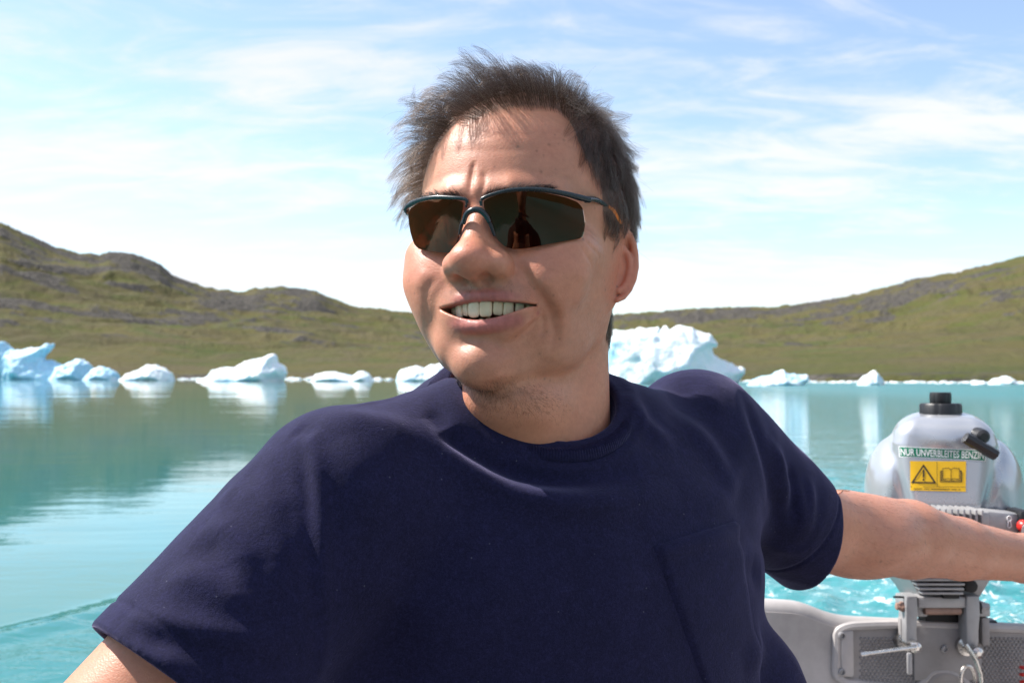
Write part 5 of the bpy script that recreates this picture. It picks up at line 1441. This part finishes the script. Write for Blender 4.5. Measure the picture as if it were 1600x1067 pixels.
def build_motor():
    V, F = nets(F_cowl, (-135, -35, -82), (135, 205, 100), 4.0, 5)
    V = relax(V, F, 1, .3); V, F = subdiv(V, F); V = project(F_cowl, V, .5, 2, 3)
    cowl = mesh('cowl', V @ MOT_M.T * .001 + mc, F, SILVER, motor)
    # fuel cap with six grips and a smaller knob on top
    cap0 = W(1470, 661, MY + .058)
    mb = MB(); mb.lathe(cap0, (0, 0, 1), [(-.008, .034), (.000, .034), (.003, .030)], 36); mb.build('cap_seat', BLACK, motor)
    def lobed(z0, z1, r0, dep, n, bev):
        prof = []; V = []; F = []; m = n * 10
        for z, sc in ((z0, .96), (z0 + bev, 1), (z1 - bev, 1), (z1, .93)):
            for j in range(m):
                a = 2 * math.pi * j / m; r = r0 * (1 - dep * max(0, math.cos(a * n)) ** 10) * sc; V.append((cap0[0] + r * math.cos(a), cap0[1] + r * math.sin(a), cap0[2] + z))
        for k in range(3):
            for j in range(m): F.append((k * m + j, k * m + (j + 1) % m, (k + 1) * m + (j + 1) % m, (k + 1) * m + j))
        F += [tuple(range(m - 1, -1, -1)), tuple(3 * m + j for j in range(m))]; return V, F
    MB().add(*lobed(-.003, .029, .0290, .05, 6, .003)).build('fuel_cap', BLACK, motor)
    MB().add(*lobed(.029, .045, .0150, .06, 5, .004)).build('vent_knob', BLACK, motor)
    # starter pull handle
    mb = MB(); a, c = W(1508, 683, MY - .032), W(1556, 711, MY - .036); mid = (a + c) / 2
    mb.tube([a, a * .75 + c * .25, mid, a * .25 + c * .75, c], [.0098, .0104, .0092, .0104, .0098], 8, flat=.8); h = mb.build('starter_handle', BLACK, motor)
    mb = MB(); mb.lathe(W(1536, 682, MY - .020), (0, 1, .1), [(-.004, .006), (-.001, .0095), (.006, .0105), (.04, .0105)], 20); mb.build('starter_boss', BLACK, motor)
    mb = MB(); mb.tube([mid, mid + np.array([-.002, .012, .004]), W(1534, 684, MY + .0)], .004, 8); mb.build('starter_cord', BLACK, h)
    # stickers
    q1 = [(1404, 697), (1541, 703), (1540, 720.5), (1405, 713.5)]
    decal('sticker_border', quadmap(q1), 24, 4, WHITE, motor, .25)
    s1 = decal('green_sticker', quadmap([(1405.5, 698.2), (1539.5, 704.2), (1538.5, 719.2), (1406.5, 712.4)]), 24, 4, GREEN, motor, .45)
    lettering('lettering', 'NUR UNVERBLEITES BENZIN', quadmap([(1407.5, 700.2), (1537.5, 705.6), (1537, 717.2), (1408, 711)]), WHITE, s1, .85, .012)
    c2 = [(1422, 720), (1509.5, 720.5), (1509, 768), (1422.5, 766)]
    s2 = decal('yellow_sticker', quadmap(c2), 18, 10, YELLOW, motor, .3)
    strokes('warning_triangle', [([(1443, 727), (1425.5, 753.5), (1461, 754)], True)], 2.4, INK, s2, .8)
    strokes('exclamation_mark', [([(1443.2, 735), (1443.0, 744.5)], False), ([(1443, 748.6), (1443, 749.6)], False)], 2.6, INK, s2, .8)
    bk = [([(1473, 732), (1482, 731), (1486, 733.5), (1486, 749), (1482, 747.5), (1473, 748.5)], True), ([(1486, 733.5), (1490, 731), (1499, 732), (1499, 748.5), (1490, 747.5), (1486, 749)], True),
          ([(1472, 736), (1469.5, 736), (1469.5, 752.5), (1502.5, 752.5), (1502.5, 736), (1500, 736)], False), ([(1470, 750), (1486, 751), (1502, 750)], False), ([(1471, 735), (1471, 750)], False), ([(1501, 735), (1501, 750)], False)]
    strokes('book_symbol', bk, 1.0, INK, s2, .8)
    strokes('sticker_line', [([(1464, 721.5), (1464.5, 760)], False), ([(1423, 760), (1508.5, 760.5)], False)], .7, INK, s2, .8)
    tiny = []; x = 1428.
    r = random.Random(4)
    while x < 1498:
        l = r.uniform(1.5, 4.5); tiny.append(([(x, 763.4 + (x - 1428) * .02), (x + l, 763.4 + (x - 1428) * .02)], False)); x += l + r.choice((1.0, 1.2, 3.5))
    strokes('small_print', tiny, 1.1, INK, s2, .8, 1)
    strokes('cowl_slot', [([(1428, 790.5), (1507, 792)], False)], 3.4, BLACK, motor, .4, 6)
    # tiller: ribbed root, bar, stop-switch housing and grip
    yb = MY - .03
    mb = MB(); a, c = W(1405, 808, yb), W(1534, 813, yb); mb.box((a + c) / 2, (np.linalg.norm(c - a), .05, .028), Matrix.Rotation(R(1.5), 3, 'Y'), .004); tl = mb.build('tiller_root', GREYM, motor)
    for k in range(9):
        q = W(1448 + k * 9.4, 803.2 + k * .35, yb - .012)
        MB().box(q, (.0032, .046, .022), bev=.001).build('rib', GREYM, tl)
    a, c = W(1534, 814, yb), W(1588, 820, yb - .01)
    mb = MB(); d_ = c - a; an = math.atan2(d_[2], d_[0]); mb.box((a + c) / 2, (np.linalg.norm(d_) + .01, .036, .034), Matrix.Rotation(-an, 3, 'Y'), .005); mb.build('tiller_arm', GREYM, motor)
    key = [(1577 + 3.6 * math.cos(t), 810 + 4.2 * math.sin(t)) for t in np.linspace(0, 6.28, 12, endpoint=False)]
    mbk = MB(); mbk.tube([W(x, y, yb - .0245) for x, y in key], .0007, 6, closed=True, up=(0, 1, 0)); mbk.tube([W(x, y, yb - .0245) for x, y in [(1575.5, 814), (1574.5, 822), (1577, 824.5), (1580, 822), (1578.8, 814)]], .0007, 6, up=(0, 1, 0)); mbk.build('key_symbol', WHITE, tl)
    q = W(1592, 818, yb - .01); mb = MB(); mb.box(q, (.017, .044, .040), bev=.004); hs = mb.build('switch_housing', BLACK, motor)
    mb = MB(); mb.lathe(W(1598, 821, yb - .030), (0, -1, 0), [(0, .0085), (.006, .0082), (.009, .006)], 18); mb.build('stop_button', REDP, hs)
    mb = MB(); g0, g1 = GRIP0, GRIP1; dv = (g1 - g0)
    mb.tube([W(1612, 826, yb - .005), g0], .012, 14); mb.build('tiller_shaft', GREYM, motor)
    mb = MB(); mb.tube([g0 + dv * t for t in np.linspace(0, 1, 25)], [.0165 + .0012 * (k % 2) for k in range(25)], 18); mb.build('tiller_grip', BLACK, motor)
    # leg below the cowl
    mb = MB(); y0 = MY + .03
    def sect(py, x0, x1, y_a, y_b): a, c = W(x0, py, y_a), W(x1, py, y_a); return [(a[0], y_a, a[2]), (c[0], y_a, a[2]), (c[0], y_b, a[2]), (a[0], y_b, a[2])]
    S_ = [sect(800, 1404, 1562, MY + .01, MY + .19), sect(870, 1408, 1562, MY + .015, MY + .18), sect(902, 1420, 1549, MY + .03, MY + .16), sect(936, 1441, 1528, MY + .04, MY + .14), sect(955, 1446, 1522, MY + .06, MY + .14)]
    V = [v for s in S_ for v in s]; F = [(i * 4 + j, i * 4 + (j + 1) % 4, i * 4 + 4 + (j + 1) % 4, i * 4 + 4 + j) for i in range(4) for j in range(4)] + [(3, 2, 1, 0), (16, 17, 18, 19)]
    mb.add(V, F); leg = mb.build('motor_leg', GREYM, motor)
    for k, py in enumerate((904, 911, 918, 925)):
        a, c = W(1424 + k * 4.5, py, MY + .022), W(1505 - k * 1, py, MY + .022)
        MB().box((a + c) / 2, (c[0] - a[0], .016, .0032), bev=.001).build('rib', GREYM, leg)
    MB().lathe(W(1512, 913, MY + .03), (0, -1, 0), [(0, .010), (.012, .009), (.014, .005)], 16).build('leg_boss', RUBBER, leg)
    MB().box(W(1484, 930, MY + .028), (.022, .012, .006)).build('leg_slot', RUBBER, leg)
    MB().box((W(1484, 1100, MY + .16)[0], MY + .155, .10), (.055, .09, .60), bev=.02).build('drive_shaft_housing', GREYM, motor)
    MB().box((W(1484, 1100, MY + .16)[0], MY + .16, -.17), (.10, .16, .012), bev=.004).build('cavitation_plate', GREYM, motor)
    # clamp brackets hooked over the stern board
    yc = TY - .036
    for x0, x1, xb0, xb1, py1 in ((1417, 1434, 1416, 1431, 1006), (1511, 1531, 1511, 1527, 1014)):
        pts = [(x0, 931), (x1, 931), (x1 + 1, 960), (x1 - 1, 984), (xb1 + 3, 1002), (xb1, py1), (xb0 + 3, py1 + 2), (xb0, 1000), (x0 - 1, 975), (x0 - 1, 940)]
        pl = [W(px, py, yc) for px, py in pts]; mb = MB(); mb.prism([(q[0], q[2]) for q in pl], .028, Matrix.Translation((0, yc, 0)), .0025); br = mb.build('clamp_bracket', GREYM, motor)
        a = W((x0 + x1) / 2, 945, yc + .05); MB().box((a[0], yc + .055, a[2]), (.018, .08, .018), bev=.003).build('bracket_hook', GREYM, br)
        s = 1 if x0 > 1480 else -1
        fl = W((x0 - 6 if s < 0 else x1 + 7), 985, yc + .022); MB().box(fl, (.012, .012, .04), bev=.003).build('bracket_flange', GREY2, br)
        pv = W((xb0 + xb1) / 2 + 1, py1 + 1, yc)
        MB().lathe(pv + np.array([0, .03, 0]), (0, -1, 0), [(0, .014), (.012, .0135), (.014, .008), (.034, .0075), (.040, .0085), (.046, .0080), (.050, .003)], 20).build('clamp_screw', STEEL, br)
        bolt = W(1409 if s < 0 else 1536, 947, yc + .012)
        MB().lathe(bolt + np.array([-s * .004, 0, 0]), (s, 0, 0), [(0, .0075), (.006, .0075), (.0065, .0055), (.012, .0052), (.013, .003)], 6).build('bolt', BRASSY if s < 0 else GREYM, br)
    a, c = W(1434, 941, yc + .004), W(1511, 941, yc + .004)
    MB().box((a + c) / 2 + np.array([0, .012, 0]), (c[0] - a[0], .026, .016), bev=.003).build('swivel_bracket', GREYM, motor)
    a, c = W(1444, 953, yc + .012), W(1500, 953, yc + .012); MB().tube([a, c], .0062, 14).build('tilt_tube', BRASSY, motor)
    a, c = W(1440, 966, yc + .045), W(1508, 966, yc + .045); MB().box((a + c) / 2, (c[0] - a[0], .03, .024), bev=.002).build('clamp_recess', RUBBER, motor)
    a = W(1538, 972, yc + .06); MB().box(a, (.03, .02, .010), bev=.002).build('tilt_stop', BLACK, motor)
    MB().tube([W(1396, 932, yc + .01), W(1414, 932.5, yc + .01)], .0016, 8).build('tilt_pin', BLACK, motor)
    MB().tube([W(1534, 940, yc + .01), W(1533, 958, yc + .01)], .0016, 8).build('tilt_pin', BLACK, motor)
    # clamp handle and shackle
    MB().tube([W(1345, 1022, yc - .030), W(1352, 1021, yc - .030), W(1358, 1020, yc - .030), W(1421, 1011.5, yc - .034), W(1432, 1010, yc - .034)], [.0028, .0032, .0025, .0028, .0030], 10).build('clamp_handle', STEEL, motor)
    MB().box(W(1421, 1036, yc - .010), (.007, .006, .030), bev=.002).build('clamp_lug', GREYM, motor)
    MB().tube([W(1509, 1006, yc - .032), W(1517, 1019, yc - .034), W(1525, 1032, yc - .034), W(1532, 1052, yc - .034), W(1535, 1080, yc - .030)], [.0028, .0032, .003, .0027, .0027], 10).build('clamp_handle', STEEL, motor)
    ring = [W(1512 + 11 * math.cos(t), 1062 + 22 * math.sin(t), yc - .022 + .004 * math.cos(t)) for t in np.linspace(0, 2 * math.pi, 28, endpoint=False)]
    MB().tube(ring, .0030, 10, closed=True, up=(0, 1, 0)).build('shackle', STEEL, motor)
build_motor()
def fuel_cord():
    mb = MB(); r = np.random.default_rng(3); c0 = W(1606, 1062, TY - .05); pts = []
    for t in np.linspace(0, 1, 160):
        a = t * 2 * math.pi * 14; pts.append(c0 + np.array([.009 * math.sin(a), .009 * math.cos(a),   .025 - .14 * t]))
    mb.tube(pts, .0022, 8); o = mb.build('kill_cord', REDP, None); tag(o, 'coiled red stop cord hanging at the right edge below the tiller', 'cord')
    o2 = o
fuel_cord()
